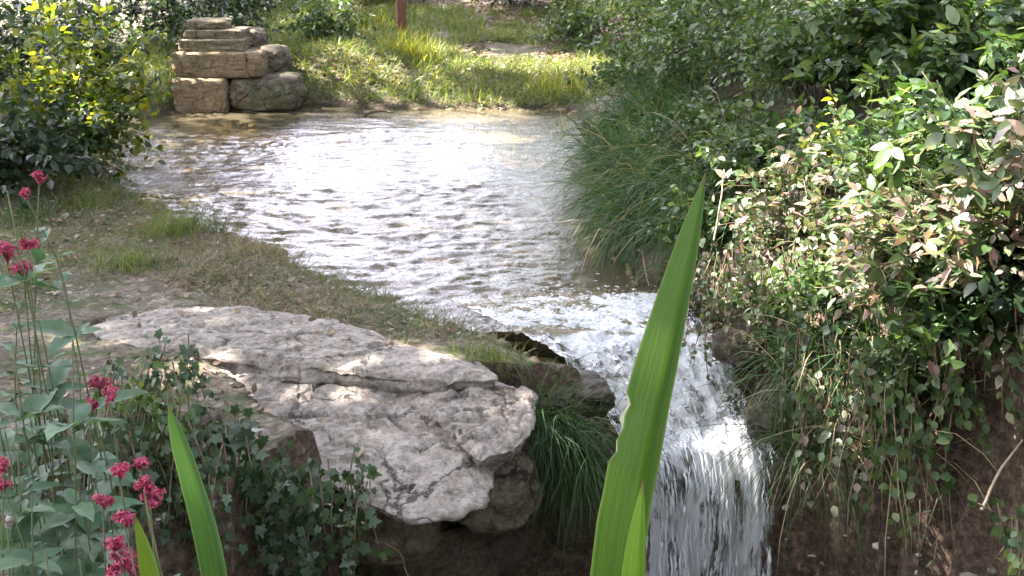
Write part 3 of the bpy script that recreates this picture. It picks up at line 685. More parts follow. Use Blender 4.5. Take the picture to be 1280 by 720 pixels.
# torn strands and drops of white water over the sheet
rng = np.random.default_rng(21); fb = Batch()
def clump(u, s, a, b, o): return fbm(np.array([[u * .19 * a, s * b, o]]), 1, 3)[0]
n_ = 0
while n_ < 260:
    u0 = rng.uniform(-1, 1); s0 = rng.uniform(.89, PL[-1] - .1)
    if clump(u0, s0, 16, 3.5, 3.3) < .06 + rng.normal() * .08: continue
    n_ += 1; ln_ = rng.uniform(.025, .11)
    s = s0 + np.linspace(0, ln_, 7); u = u0 + np.linspace(0, 1, 7) * rng.normal() * .025
    p = flow(u, s); p[:, 1] -= rng.uniform(.002, .022) + .012 * np.linspace(0, 1, 7); p[:, 0] += .0015 * rng.normal(size=7)
    w = rng.uniform(.0010, .0036) * np.sin(np.linspace(.15, pi - .08, 7)) * rng.uniform(.7, 1.3, 7); fb.tube(p, w, 0, 6)
IC = norm(np.array([(1, 0, 0), (-1, 0, 0), (0, 1, 0), (0, -1, 0), (0, 0, 1), (0, 0, -1.)]))
IF8 = np.array([(0, 2, 4), (2, 1, 4), (1, 3, 4), (3, 0, 4), (2, 0, 5), (1, 2, 5), (3, 1, 5), (0, 3, 5)])
n_ = 0
while n_ < 1300:                # drops and torn lumps tumbling over the lip and the ledge
    u0 = rng.uniform(-1.02, 1.02); s0 = rng.uniform(.10, 1.05)
    if clump(u0, s0, 30, 14, 8.1) < .02 + rng.normal() * .1: continue
    n_ += 1
    c_ = flow(np.array([u0]), np.array([s0]))[0] + [0, -abs(rng.normal()) * .006, abs(rng.normal()) * .010]
    sz_ = min(.0048, .0019 * rng.lognormal(0, .5)); a_ = rng.uniform(0, 2 * pi)
    q_ = IC * sz_ * rng.uniform(.5, 1.5, (6, 1)) * [1.7, 1, .7]
    q_ = np.c_[q_[:, 0] * cos(a_) - q_[:, 1] * sin(a_), q_[:, 0] * sin(a_) + q_[:, 1] * cos(a_), q_[:, 2]]
    fb.add(c_ + q_, [IF8])
for k in range(600):          # flecks of foam carried towards the lip
    x_ = rng.normal() * .22 + .0; y_ = 3.12 + abs(rng.normal()) * .2; x_ = x_ + .25 - .35 * (y_ - 3.1)
    if sdf(POOL, np.array([[x_, y_]]))[0] > -.02: continue
    q = np.array([x_, y_, .006 + abs(rng.normal()) * .006]); l_ = rng.uniform(.004, .02)
    d_ = np.array([1, -.35 * rng.uniform(-.5, 1.5), 0]); fb.tube(np.array([q, q + d_ * l_ * .5, q + d_ * l_]), np.array([.0006, .0022, .0005]) * rng.uniform(.5, 1.3), 0, 4)
tag(fb.build('white_water_spray', foam_material()), 'white strands and drops of tumbling water on the falls', 'spray', kind='stuff')

# ------------------------------------------------------------------ iris leaves close to the camera
def sword(center, width, t, mat, parent, seed, name='leaf', notch=None, base=None, fold=.16, flip=1):
    c = np.array([at_t(x, y, tt) for (x, y), tt in zip(center, t)]); w = np.array(width) / FOC * np.array(t)
    if base is not None: c = np.vstack([c, base]); w = np.r_[w, w[-1] * 1.1, w[-1] * .8][:len(c)]
    L = np.r_[0, np.cumsum(np.linalg.norm(np.diff(c, axis=0), axis=1))]
    n = 160; s = np.linspace(0, L[-1], n)
    # smooth the path
    cc = np.stack([np.interp(s, L, c[:, k]) for k in range(3)], 1); ww = np.interp(s, L, w)
    for _ in range(60):
        cc[1:-1] = (cc[:-2] + 2 * cc[1:-1] + cc[2:]) / 4
    for _ in range(12): ww[1:-1] = (ww[:-2] + 2 * ww[1:-1] + ww[2:]) / 4
    tg = norm(np.gradient(cc, axis=0))
    view = norm(cc - CAM)
    ww = ww * (1 + .035 * fbm(np.c_[s * 40, s * 0, s * 0 + seed], 1, 3))
    side = norm(np.cross(tg, view)); side *= np.sign(side[:, :1].mean() or 1); nr = norm(np.cross(side, tg))
    cols = np.array([-1, -.75, -.5, -.25, 0, .25, .45, .7, 1.])
    V = []
    rng = np.random.default_rng(seed)
    jag = np.zeros(n)
    if notch:
        a, b = notch; kk = (s > a) & (s < b); m = kk.sum()
        jag[kk] = np.clip(.20 + .45 * fbm(np.c_[np.arange(m) * .45, np.zeros(m), np.zeros(m)] + seed, 1, 3), .03, .75) * np.sin(np.linspace(0, pi, m)) ** .35
    for q in cols:
        q2 = np.full(n, q)
        if notch and q < 0: q2 = q * (1 - jag * 1.0)
        th = 1.0 - (abs(q - .45) / (1.45 if q < .45 else .55))
        V.append(cc + side * (q2 * ww / 2)[:, None] - nr * (ww * fold * (th - .5))[:, None])
    F_ = np.stack(V, 1); B_ = F_ + nr[:, None] * .0012 * (1 - np.abs(cols))[None, :, None]
    m = len(cols)
    Vv = np.concatenate([F_.reshape(-1, 3), B_.reshape(-1, 3)])
    g = grid_faces(m, n)
    uvs = np.concatenate([np.stack([np.broadcast_to(cols * .5 + .5, (n, m)), np.broadcast_to(s[:, None], (n, m))], -1).reshape(-1, 2)] * 2)
    o = link_mesh(name, Vv, [g, g[:, ::-1] + m * n], mat, parent, uv=uvs)
    if notch:
        kk = np.where((s > notch[0]) & (s < notch[1]))[0]; m = len(kk); edge = F_[kk, 0]
        q = np.c_[kk * .5, 0 * kk, 0 * kk + 2.]
        wd = np.clip(.005 + .011 * fbm(q, 1, 3), .0005, .014); cu = .005 * fbm(q + 11, 1.4, 3)
        rows = np.stack([edge + side[kk] * .0012, edge - side[kk] * (wd * .4)[:, None] - nr[kk] * (cu * .6)[:, None], edge - side[kk] * wd[:, None] - nr[kk] * (cu + .0012)[:, None] + tg[kk] * (.003 * fbm(q + 5, 1, 2))[:, None]], 1)
        import mathutils
        fo = link_mesh('torn_edge', rows.reshape(-1, 3), grid_faces(3, m), M['tornedge']); fo.parent = o
        fo.data.transform(mathutils.Matrix.Translation(-parent.location))
        fo['label'] = 'pale frayed tear along the leaf edge'
    return o
def iris_material(name, a, b, c):
    m, nt, nd, ln = new_mat(name)
    uvn = nd.new('ShaderNodeUVMap'); mp = nd.new('ShaderNodeMapping'); mp.inputs['Scale'].default_value = (26, 2.0, 1); ln.new(uvn.outputs[0], mp.inputs[0])
    n1 = noise_node(nd, ln, mp.outputs[0], 1, 4, .6)
    r = ramp(nd, [(.3, a), (.5, b), (.72, c)]); ln.new(n1.outputs[0], r.inputs[0])
    n2 = noise_node(nd, ln, uvn.outputs[0], 9, 4, .6); r2 = ramp(nd, [(.3, (.72, .8, .7)), (.7, (1.2, 1.15, 1.1))]); ln.new(n2.outputs[0], r2.inputs[0])
    mx = nd.new('ShaderNodeMix'); mx.data_type = 'RGBA'; mx.blend_type = 'MULTIPLY'; mx.inputs[0].default_value = .8
    ln.new(r.outputs[0], mx.inputs[6]); ln.new(r2.outputs[0], mx.inputs[7])
    sx = nd.new('ShaderNodeSeparateXYZ'); ln.new(uvn.outputs[0], sx.inputs[0])
    tipm = nd.new('ShaderNodeMath'); tipm.operation = 'MULTIPLY_ADD'; tipm.inputs[1].default_value = .02; ln.new(n2.outputs[0], tipm.inputs[0]); ln.new(sx.outputs[1], tipm.inputs[2])
    tm = nd.new('ShaderNodeMapRange'); tm.inputs[1].default_value = .013; tm.inputs[2].default_value = .022; tm.inputs[3].default_value = 1; tm.inputs[4].default_value = 0; ln.new(tipm.outputs[0], tm.inputs[0])
    spn = noise_node(nd, ln, uvn.outputs[0], 55, 3, .6); sp = ramp(nd, [(.70, (0, 0, 0)), (.76, (.6, .6, .6))]); ln.new(spn.outputs[0], sp.inputs[0])
    ad2 = nd.new('ShaderNodeMath'); ad2.operation = 'MAXIMUM'; ln.new(tm.outputs[0], ad2.inputs[0]); ln.new(sp.outputs[0], ad2.inputs[1])
    mx_ = mx; mx = nd.new('ShaderNodeMix'); mx.data_type = 'RGBA'; ln.new(ad2.outputs[0], mx.inputs[0]); ln.new(mx_.outputs[2], mx.inputs[6]); mx.inputs[7].default_value = (.12, .085, .03, 1)
    e1 = nd.new('ShaderNodeMath'); e1.operation = 'SUBTRACT'; e1.inputs[1].default_value = .5; ln.new(sx.outputs[0], e1.inputs[0])
    e2 = nd.new('ShaderNodeMath'); e2.operation = 'ABSOLUTE'; ln.new(e1.outputs[0], e2.inputs[0])
    e3 = nd.new('ShaderNodeMapRange'); e3.inputs[1].default_value = .44; e3.inputs[2].default_value = .5; e3.inputs[4].default_value = .65; ln.new(e2.outputs[0], e3.inputs[0])
    mx_2 = mx; mx = nd.new('ShaderNodeMix'); mx.data_type = 'RGBA'; ln.new(e3.outputs[0], mx.inputs[0]); ln.new(mx_2.outputs[2], mx.inputs[6]); mx.inputs[7].default_value = (.22, .30, .08, 1)
    bsd = nd.new('ShaderNodeBsdfPrincipled'); bsd.inputs['Roughness'].default_value = .42; ln.new(mx.outputs[2], bsd.inputs['Base Color'])
    bsd.inputs['Specular IOR Level'].default_value = .4
    bp = nd.new('ShaderNodeBump'); bp.inputs['Strength'].default_value = .25; bp.inputs['Distance'].default_value = .002; ln.new(n1.outputs[0], bp.inputs['Height']); ln.new(bp.outputs[0], bsd.inputs['Normal'])
    t = nd.new('ShaderNodeBsdfTranslucent'); mt = nd.new('ShaderNodeMix'); mt.data_type = 'RGBA'; mt.blend_type = 'MULTIPLY'; mt.inputs[0].default_value = 1
    ln.new(mx.outputs[2], mt.inputs[6]); mt.inputs[7].default_value = (1.9, 1.8, .8, 1); ln.new(mt.outputs[2], t.inputs['Color'])
    ms = nd.new('ShaderNodeMixShader'); ms.inputs[0].default_value = .5; ln.new(bsd.outputs[0], ms.inputs[1]); ln.new(t.outputs[0], ms.inputs[2])
    o = nd.new('ShaderNodeOutputMaterial'); ln.new(ms.outputs[0], o.inputs[0]); return m
irA = iris_material('iris blade light', (.055, .12, .007), (.07, .15, .010), (.088, .18, .015))
irD = iris_material('iris blade fresh', (.12, .22, .015), (.145, .26, .022), (.17, .30, .03))
irB = iris_material('iris blade dark', (.045, .11, .015), (.06, .14, .02), (.085, .17, .028))
irC = iris_material('iris blade young', (.11, .18, .01), (.14, .22, .014), (.18, .26, .02))
M['tornedge'] = leaf_mat('torn leaf skin', [(.5, .54, .36), (.66, .68, .52)], .4, .6, (1.1, 1.1, 1))
bx, by = .07, .64
base = ground_pt(bx, by)
ir1 = thing('iris_plant', base, 'tall sword leaf iris with a torn edge rising in front of the waterfall', 'iris', 'iris plants near the camera')
sword([(882, 216), (872, 262), (858, 310), (834, 400), (808, 500), (784, 610), (765, 720)], [1, 18, 32, 46, 58, 64, 64], [.84, .835, .83, .82, .81, .80, .79], irA, ir1, 3, notch=(.175, .235), base=[base + [.0, .02, .0]])
sword([(804, 600), (799, 640), (792, 690), (788, 720)], [1, 16, 26, 31], [.755, .75, .745, .74], irD, ir1, 5, base=[base + [.03, 0, 0]])
bx2, by2 = -.34, .90
base2 = ground_pt(bx2, by2)
ir2 = thing('iris_plant', base2, 'shorter iris with two pointed leaves in front of the ivy', 'iris', 'iris plants near the camera')
sword([(210, 506), (217, 532), (230, 575), (249, 632), (264, 685), (272, 720)], [1, 17, 24, 29, 31, 32], [1.12, 1.12, 1.11, 1.1, 1.09, 1.08], irB, ir2, 8, base=[base2])
sword([(168, 643), (175, 665), (186, 700), (193, 725)], [1, 13, 20, 25], [1.03, 1.03, 1.02, 1.02], irC, ir2, 9, base=[base2 + [-.03, -.03, 0]])

# ------------------------------------------------------------------ red valerian
def flower_head(center, r, parent, seed, n=46):
    rng = np.random.default_rng(seed); b = Batch()
    n = 70; sub = norm(rng.normal(size=(5, 3)) + [0, -.2, .3]) * r * rng.uniform(.5, .95, (5, 1)) * [1, 1, .7]
    d = norm(rng.normal(size=(n, 3)) + [0, -.2, .55]); P = center + sub[rng.integers(0, 5, n)] + d * r * rng.uniform(.2, .62, (n, 1)) * [1, 1, .8]
    # each floret: five small petals
    for k in range(5):
        a = 2 * pi * k / 5 + rng.uniform(0, 6, n)
        t1 = norm(np.cross(d, [0.3, .2, 1.])); t2 = np.cross(d, t1)
        D = t1 * np.cos(a)[:, None] + t2 * np.sin(a)[:, None] + d * .35
        b.leaves(P, D, d + rng.normal(size=(n, 3)) * .25, np.full(n, .0042) * rng.uniform(.7, 1.3, n), OV)
    for p in P[::3]: b.tube(np.array([center - [0, 0, r * .9], (center + p) / 2 - [0, 0, r * .2], p]), .0007, .0006, 3)
    return b.build('flower_head', M['petal'], parent)
def valerian(label, heads, t, root, leafy, seed, leaf=.05):
    """heads: (px, py, radius); root (x, y); leafy: list of ((px,py), number of leaf pairs)"""
    rng = np.random.default_rng(seed); r0 = plant_frame(*root)
    o = thing('red_valerian', r0, label, 'flowering plant', 'red valerian on the near bank')
    st, lf = Batch(), Batch(); P, D, N, Z_ = [], [], [], []
    def stem(tip, npairs, lo=.15, hi=.9, lsz=leaf):
        mid = r0 * .5 + tip * .5 + np.append(rng.normal(size=2) * .06, .04)
        pts = bez(r0 + np.append(rng.normal(size=2) * .03, 0), mid, tip, 14); pts += .006 * np.c_[fbm(pts + seed, 9, 2), fbm(pts + seed + 9, 9, 2), 0 * pts[:, 0]]; st.tube(pts, .0019, .0010, 6)
        for j, u in enumerate(np.linspace(lo, hi, npairs)):
            k = min(12, int(u * 13)); p = pts[k]; tt = norm(pts[k + 1] - pts[k]); a = j * pi / 2 + rng.normal() * .4
            sd = norm(np.cross(tt, [cos(a), sin(a), 0.1]))
            for sg in (-1, 1):
                P.append(p); D.append(sd * sg + tt * rng.uniform(.25, .7) + [0, 0, -.05]); N.append(tt - sd * sg * .5 + rng.normal(size=3) * .15); Z_.append(lsz * 1.45 * rng.uniform(.6, 1.25) * (1.1 - .3 * u))
    for px, py, rad in heads:
        tip = at_t(px, py, t + rng.normal() * .02); stem(tip - [0, 0, rad * .6], 9, .15, .9, leaf * .75)
        flower_head(tip, rad, o, seed * 10 + int(px))
    for (px, py), npairs in leafy: stem(at_t(px, py, t + rng.normal() * .05), npairs + 7, .3, .99)
    lf.leaves(np.array(P), np.array(D), np.array(N), np.array(Z_), ovate_fine(.44, .16, .28, .035))
    st.build('stems', M['stem'], o); lf.build('foliage', M['valerian'], o)
def root_under(px, py, t, back=.0):
    p = at_t(px, py, t); return (p[0], p[1] + back)
valerian('leafy valerian with a crimson flower cluster on top', [(8, 316, .016), (28, 338, .014), (35, 304, .010)], 1.45, root_under(30, 560, 1.5),
         [((10, 238), 5), ((75, 325), 7), ((50, 400), 8), ((92, 430), 7), ((20, 430), 8), ((60, 470), 8), ((110, 500), 6), ((-10, 480), 7), ((40, 520), 8), ((85, 560), 8), ((10, 540), 8), ((65, 610), 8), ((120, 590), 6), ((30, 600), 8)], 1, .055)
valerian('slender valerian with dark red flowers standing before the leafy bush', [(50, 222, .016), (32, 242, .010)], 1.9, root_under(60, 470, 1.9), [((62, 300), 4)], 2, .04)
valerian('valerian with one small cluster of red flowers over the ivy', [(124, 478, .013), (138, 492, .011), (117, 505, .008)], 1.5, root_under(115, 640, 1.55), [((95, 560), 6), ((60, 590), 7)], 3, .045)
valerian('valerian with loose branching crimson flower spikes behind the young iris leaf', [(150, 588, .012), (174, 580, .009), (190, 622, .013), (130, 628, .011), (158, 648, .013), (143, 680, .012), (155, 700, .015), (140, 712, .013), (165, 715, .013), (182, 605, .009)], 1.3, root_under(150, 760, 1.3, .05), [((100, 700), 5)], 4, .04)
valerian('valerian at the picture edge with two small red clusters low down', [(2, 582, .010), (4, 606, .010)], 1.35, root_under(-20, 720, 1.35, .05), [((20, 560), 6), ((40, 620), 6), ((10, 660), 6), ((60, 690), 5)], 5, .05)

# ------------------------------------------------------------------ ivy on the near rock and the banks
def ivy(name, label, group, strands, size, mat, seed, tpl=IVY, gap=.028, stemr=.0018, jit=.02, up=.35):
    """strands: list of polylines in world space"""
    rng = np.random.default_rng(seed); root = np.asarray(strands[0][0], float)
    o = thing(name, root, label, 'ivy', group); st, lf = Batch(), Batch(); P, D, N, Z_ = [], [], [], []
    for s in strands:
        s = np.asarray(s, float); L = np.r_[0, np.cumsum(np.linalg.norm(np.diff(s, axis=0), axis=1))]
        n = max(5, int(L[-1] / .02)); q = np.linspace(0, L[-1], n); pts = np.stack([np.interp(q, L, s[:, k]) for k in range(3)], 1)
        w = np.c_[fbm(np.c_[q * 6, q * 0 + seed, q * 0 + len(P)], 1, 2), fbm(np.c_[q * 6, q * 0 + seed + 7, q * 0 + len(P)], 1, 2), fbm(np.c_[q * 6, q * 0 + seed + 3, q * 0 + len(P)], 1, 2)]
        pts = pts + w * jit; st.tube(pts, stemr, stemr * .5, 4)
        m = int(L[-1] / gap); kk = rng.integers(0, n - 1, m)
        tg = norm(pts[kk + 1] - pts[kk]); out = norm(rng.normal(size=(m, 3)) + [0, -1.0, .35])
        P.append(pts[kk] + out * size * rng.uniform(.2, .9, (m, 1))); D.append(norm(tg * .3 + rng.normal(size=(m, 3)) * .6 + [0, -.3, -.75]))
        N.append(norm(rng.normal(size=(m, 3)) * .45 + [0, -.75, up + .4])); Z_.append(size * rng.uniform(.5, 1.25, m))
    lf.leaves(np.concatenate(P), np.concatenate(D), np.concatenate(N), np.concatenate(Z_), tpl)
    st.build('stems', M['twig'], o); lf.build('foliage', M[mat], o); return o
def drape(px0, px1, py0, py1, Y0, Y1, n, seed, spread=20, lenf=1.0):
    rng = np.random.default_rng(seed); out = []
    for k in range(n):
        a = rng.uniform(0, 1); x = px0 + (px1 - px0) * a + rng.normal() * 6; y = py0 + rng.normal() * 14; Yd = Y0 + (Y1 - Y0) * a + rng.normal() * .03
        yl = y + (py1 - py0) * rng.uniform(.3, 1) * lenf; x2 = x + rng.normal() * spread
        pa = at_y(x, y, Yd); pb = at_y((x + x2) / 2, (y + yl) / 2, Yd - .03 - rng.uniform(0, .04)); pc = at_y(x2, yl, Yd - .02 - rng.uniform(0, .05))
        out.append([pa, pb, pc])
    return out
ivy('ivy_plant', 'ivy hanging in strands from the front edge of the large flat slab', 'ivy on the near rocks', drape(330, 470, 600, 760, 2.06, 1.98, 20, 1, 14), .024, 'ivy', 1, gap=.016)
ivy('ivy_plant', 'thick ivy covering the rock behind the tall young iris leaf', 'ivy on the near rocks', drape(190, 320, 530, 720, 2.12, 2.0, 40, 2, 26), .026, 'ivy', 2, gap=.014)
ivy('ivy_plant', 'ivy creeping over the stones between the valerian and the iris', 'ivy on the near rocks', drape(120, 230, 490, 730, 2.05, 1.85, 46, 3, 26), .022, 'soft', 3, OV, gap=.016)
ivy('ivy_plant', 'low ivy at the foot of the leafy valerian', 'ivy on the near rocks', drape(0, 140, 520, 750, 1.95, 1.7, 46, 4, 26), .022, 'ivy', 4, OV, gap=.016)
ivy('ivy_plant', 'fringe of ivy along the upper edge of the slab beside the pale stones', 'ivy on the near rocks', drape(140, 270, 445, 540, 2.3, 2.2, 26, 5, 24), .018, 'ivy', 5, gap=.015)
ivy('ivy_plant', 'curtain of ivy below the front corner of the large slab, over the dark hollow', 'ivy on the near rocks', drape(230, 400, 580, 780, 2.06, 1.98, 52, 15, 24), .025, 'ivy', 15, gap=.015)
ivy('ivy_plant', 'ivy around the branching crimson valerian', 'ivy on the near rocks', drape(90, 280, 560, 790, 1.9, 1.85, 64, 16, 24), .02, 'ivy', 16, gap=.016)
# the right earth bank
ivy('ivy_plant', 'bright green creeper trailing down the bare earth bank', 'creepers on the earth bank', drape(1080, 1225, 470, 610, 2.3, 2.12, 26, 6, 16), .026, 'soft', 6, OVW, gap=.018)
ivy('ivy_plant', 'dark creeper trailing over the bank above the wet stone', 'creepers on the earth bank', drape(990, 1120, 420, 590, 2.5, 2.32, 34, 7, 18), .02, 'ivy', 7, OVW, gap=.018)
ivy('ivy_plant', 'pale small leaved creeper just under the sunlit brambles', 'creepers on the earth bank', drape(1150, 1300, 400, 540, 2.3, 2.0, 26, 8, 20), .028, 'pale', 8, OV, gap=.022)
ivy('ivy_plant', 'small leafy sprig low on the earth bank near the picture corner', 'creepers on the earth bank', drape(1225, 1290, 650, 740, 1.85, 1.8, 9, 9, 14), .024, 'soft', 9, OVW, gap=.02)
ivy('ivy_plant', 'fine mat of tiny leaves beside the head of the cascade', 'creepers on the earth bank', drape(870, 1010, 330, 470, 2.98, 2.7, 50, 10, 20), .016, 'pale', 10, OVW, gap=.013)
ivy('ivy_plant', 'thin wispy plant on the bare earth below the trailing creeper', 'creepers on the earth bank', drape(1140, 1180, 630, 700, 2.0, 1.98, 4, 11, 10), .016, 'soft', 11, LAN, gap=.03)

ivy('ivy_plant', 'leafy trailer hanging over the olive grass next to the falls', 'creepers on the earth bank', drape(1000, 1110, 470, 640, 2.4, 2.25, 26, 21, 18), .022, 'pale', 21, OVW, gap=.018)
ivy('ivy_plant', 'green leafy trailer falling lowest down the earth bank', 'creepers on the earth bank', drape(1090, 1180, 500, 680, 2.25, 2.1, 14, 22, 16), .024, 'soft', 22, OVW, gap=.022)
# ------------------------------------------------------------------ long grass
G1 = 'long grass on the water edge'
tussock('long_grass', 'dense dark grass tussock hanging over the pool edge beneath the bushes', G1, .62, 4.05, 1500, .50, .0055, .12, 3.2, (-.25, -.25, .8), seed=1, root=np.r_[.62, 4.05, .30], dry=110)
tussock('long_grass', 'tall dark grass behind the hanging tussock at the bend of the pool', G1, .62, 4.8, 1300, .5, .006, .14, 2.8, (-.2, -.2, .8), seed=2, root=np.r_[.62, 4.75, .30], dry=70)
tussock('long_grass', 'far clump of soft grass where the bushes meet the pool', G1, .62, 5.7, 800, .45, .007, .16, 2.4, (-.2, -.1, .8), seed=3, root=np.r_[.66, 5.7, .25])
tussock('long_grass', 'nearest part of the dark grass beside the iris tip', G1, .72, 3.55, 800, .42, .005, .09, 3.2, (-.25, -.2, .8), seed=4, root=np.r_[.70, 3.6, .24])
tussock('hanging_grass', 'dark hanging grass under the lip of the falls', 'hanging grass by the falls', 0, 0, 380, .32, .0032, .045, 3.4, (.05, -.45, .6), seed=5, root=at_y(680, 535, 2.58), hang=True)
tussock('hanging_grass', 'thin hanging grass against the wet rock beside the falls', 'hanging grass by the falls', 0, 0, 250, .40, .003, .035, 3.6, (.1, -.4, .5), seed=6, root=at_y(725, 575, 2.6), hang=True)
tussock('hanging_grass', 'olive grass hanging down the bank beside the falling water', 'hanging grass by the falls', 0, 0, 320, .30, .004, .05, 2.9, (-.05, -.35, .8), seed=7, root=at_y(1010, 470, 2.56), hang=True, dry=14)
tussock('hanging_grass', 'straggling grass beneath the brambles above the wet stone', 'hanging grass by the falls', 0, 0, 260, .34, .004, .045, 2.6, (0, -.35, .8), seed=8, root=at_y(1085, 480, 2.45), hang=True, dry=30)
tussock('hanging_grass', 'thin roots and grass trailing down the wet earth beside the foot of the falls', 'hanging grass by the falls', 0, 0, 260, .5, .003, .05, 3.2, (0, -.3, .5), seed=11, root=at_y(1010, 560, 2.5), hang=True, mat='tussock', dry=15)
tussock('hanging_grass', 'dry trailing grass over the middle of the bare earth', 'hanging grass by the falls', 0, 0, 40, .4, .003, .06, 3.2, (0, -.3, .5), seed=12, root=at_y(1110, 560, 2.3), hang=True, mat='straw', dry=20)
tussock('grass_tuft', 'feathery light green grass tuft among the sunlit leaves', 'grass tufts in the bushes', 0, 0, 260, .28, .004, .04, 1.5, seed=9, root=at_y(1120, 290, 2.75), hang=True, mat='lawn')
tussock('grass_tuft', 'green ferny tuft below the large bramble leaves', 'grass tufts in the bushes', 0, 0, 260, .28, .006, .05, 1.8, seed=10, root=at_y(1215, 245, 2.65), hang=True)
for i, (px, py, n, L, mt, lab) in enumerate([
        (655, 462, 420, .085, 'lawn', 'bright grass tuft on the corner of the bank next to the cascade'),
        (610, 440, 300, .07, 'lawn', 'low grass tuft behind the thick broken slab'),
        (215, 285, 300, .13, 'lawn', 'largest bright grass clump on the pool bank'),
        (255, 275, 120, .13, 'tussock', 'dark green tuft standing against the bright water'),
        (160, 330, 220, .10, 'lawn', 'soft pale grass patch on the grey trodden ground'),
        (110, 250, 200, .12, 'lawn', 'grass tuft at the foot of the sunlit bush'),
        (330, 300, 130, .09, 'straw', 'brown dry tuft at the bulge of the bank'),
        (30, 270, 160, .12, 'tussock', 'dull green tuft behind the dark red flowers')]):
    p = at_z(px, py, .1)
    tussock('grass_tuft', lab, 'grass tufts on the pool bank', p[0], p[1], n, L * 1.15, .0032, .06, .9, seed=20 + i, mat=mt)
# far bank clumps
for i, (px, py, n, L, mt, sp, lab) in enumerate([
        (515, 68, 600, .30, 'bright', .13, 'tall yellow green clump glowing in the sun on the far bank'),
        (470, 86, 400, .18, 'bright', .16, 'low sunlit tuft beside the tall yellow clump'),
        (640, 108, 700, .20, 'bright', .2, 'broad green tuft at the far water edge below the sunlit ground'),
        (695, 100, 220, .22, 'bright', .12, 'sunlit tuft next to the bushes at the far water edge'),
        (390, 80, 900, .22, 'lawn', .24, 'rounded green mound of grass beside the stone pier'),
        (350, 60, 500, .24, 'lawn', .18, 'grass growing behind the top of the stone pier'),
        (440, 112, 500, .14, 'tussock', .2, 'dull grass strip at the foot of the mound'),
        (530, 118, 420, .13, 'tussock', .16, 'short dark tuft on the far shore below the yellow clump')]):
    p = at_z(px, py, .18)
    for _ in range(6): p = at_z(px, py, h1(p[0], p[1]) + .05)
    tussock('grass_tuft', lab, 'grass tufts on the far bank', p[0], p[1], n, L, .007, sp, 1.0, seed=40 + i, mat=mt)

# short grass and litter spread on the banks
rng = np.random.default_rng(77)
def scatter(n, x0, x1, y0, y1, cond):
    xy = np.c_[rng.uniform(x0, x1, n), rng.uniform(y0, y1, n)]; d = sdf(POOL, xy); return xy[cond(xy, d)]
b = Batch()
xy = scatter(150000, -2.6, .35, 2.3, 6.2, lambda q, d: (d > .0) & (fbm(np.c_[q, 0 * d], 1.9, 4) > -.10 - .4 * (d < .5) + .12 * (q[:, 0] < -1.1)) & (q[:, 1] > np.interp(q[:, 0], CLX, CLY) + .3) & ((q[:, 1] - 2.62 > -.22 * q[:, 0] + .0)))
P = np.c_[xy, H(xy) - .003]; n = len(P)
b.blades(P, np.c_[rng.normal(size=(n, 2)) * .8, np.full(n, .6)], rng.uniform(.018, .06, n) * (1 + 1.1 * (sdf(POOL, xy) < .09)), rng.uniform(.0018, .0036, n), rng.uniform(.3, 1.6, n), 3, rng=rng)
tag(b.build('bank_grass', M['worn']), 'short worn grass on the near bank of the pool', 'grass', kind='stuff')
b = Batch()
q0 = np.array([at_z(x, y, .1)[:2] for x, y in [(330, 312), (250, 350), (380, 375), (290, 305)]])
xy = scatter(60000, -1.9, .3, 2.5, 4.6, lambda q, d: (d > .01) & (np.min(np.linalg.norm(q[:, None] - q0[None], axis=2), axis=1) < .24 + .25 * fbm(np.c_[q, 0 * d], 5, 3)))
P = np.c_[xy, H(xy)]; n = len(P)
b.blades(P, np.c_[rng.normal(size=(n, 2)), np.full(n, .35)], rng.uniform(.02, .075, n), rng.uniform(.0016, .0032, n), rng.uniform(.2, 1.5, n), 3, rng=rng)
tag(b.build('dry_grass', M['dry']), 'matted brown dry grass on the bulge of the pool bank', 'dry grass', kind='stuff')
b = Batch()
xy = scatter(95000, -3.2, 1.6, 7.3, 12.5, lambda q, d: (d > .03) & (fbm(np.c_[q, 0 * d], 1.1, 4) > -.42 + .55 * ss(8.4, 9.4, q[:, 1]) * ss(-1.2, -.5, q[:, 0])))
P = np.c_[xy, H(xy) - .003]; n = len(P)
b.blades(P, np.c_[rng.normal(size=(n, 2)) * .7, np.full(n, .8)], rng.uniform(.05, .15, n), rng.uniform(.004, .009, n), rng.uniform(.3, 1.4, n), 3, rng=rng)
tag(b.build('far_grass', M['lawn']), 'grass on the far bank beyond the pool', 'grass', kind='stuff')
b = Batch()
xy = np.concatenate([scatter(5000, -2.2, .3, 2.3, 5.5, lambda q, d: (d > .0) & (q[:, 1] > np.interp(q[:, 0], CLX, CLY) + .25) & (fbm(np.c_[q, 0 * d] + 4, 2.5, 3) > -.1)),
                     scatter(2600, -1.6, .9, 7.75, 9.0, lambda q, d: d > .15), scatter(14000, -3, 1.5, 8.8, 13, lambda q, d: fbm(np.c_[q, 0 * d] + 4, 1.2, 3) > -.3), scatter(1600, .8, 1.9, 1.4, 2.7, lambda q, d: d > 0)])
P = np.c_[xy, H(xy) + .006]
for O_, tp_ in ((S1, top1), (S3, top3), (S2, top2)):
    q = np.c_[rng.uniform(-1.1, .1, 260), rng.uniform(2.0, 2.95, 260)]; q = q[(sdf(O_, q) < -.04) & (rng.random(260) < (.25 if O_ is S1 else .6))]
    P = np.vstack([P, np.c_[q, tp_(q[:, 0], q[:, 1]) + .014]])
xy = P[:, :2]; n = len(P)
b.leaves(P, np.c_[rng.normal(size=(n, 2)), rng.normal(size=n) * .3], rng.normal(size=(n, 3)) * .5 + [0, 0, 1], rng.uniform(.015, .035, n) * (1 + .8 * (xy[:, 1] > 7)), OV)
tag(b.build('leaf_litter', M['dry']), 'dead brown leaves scattered over the banks', 'leaf litter', kind='stuff')

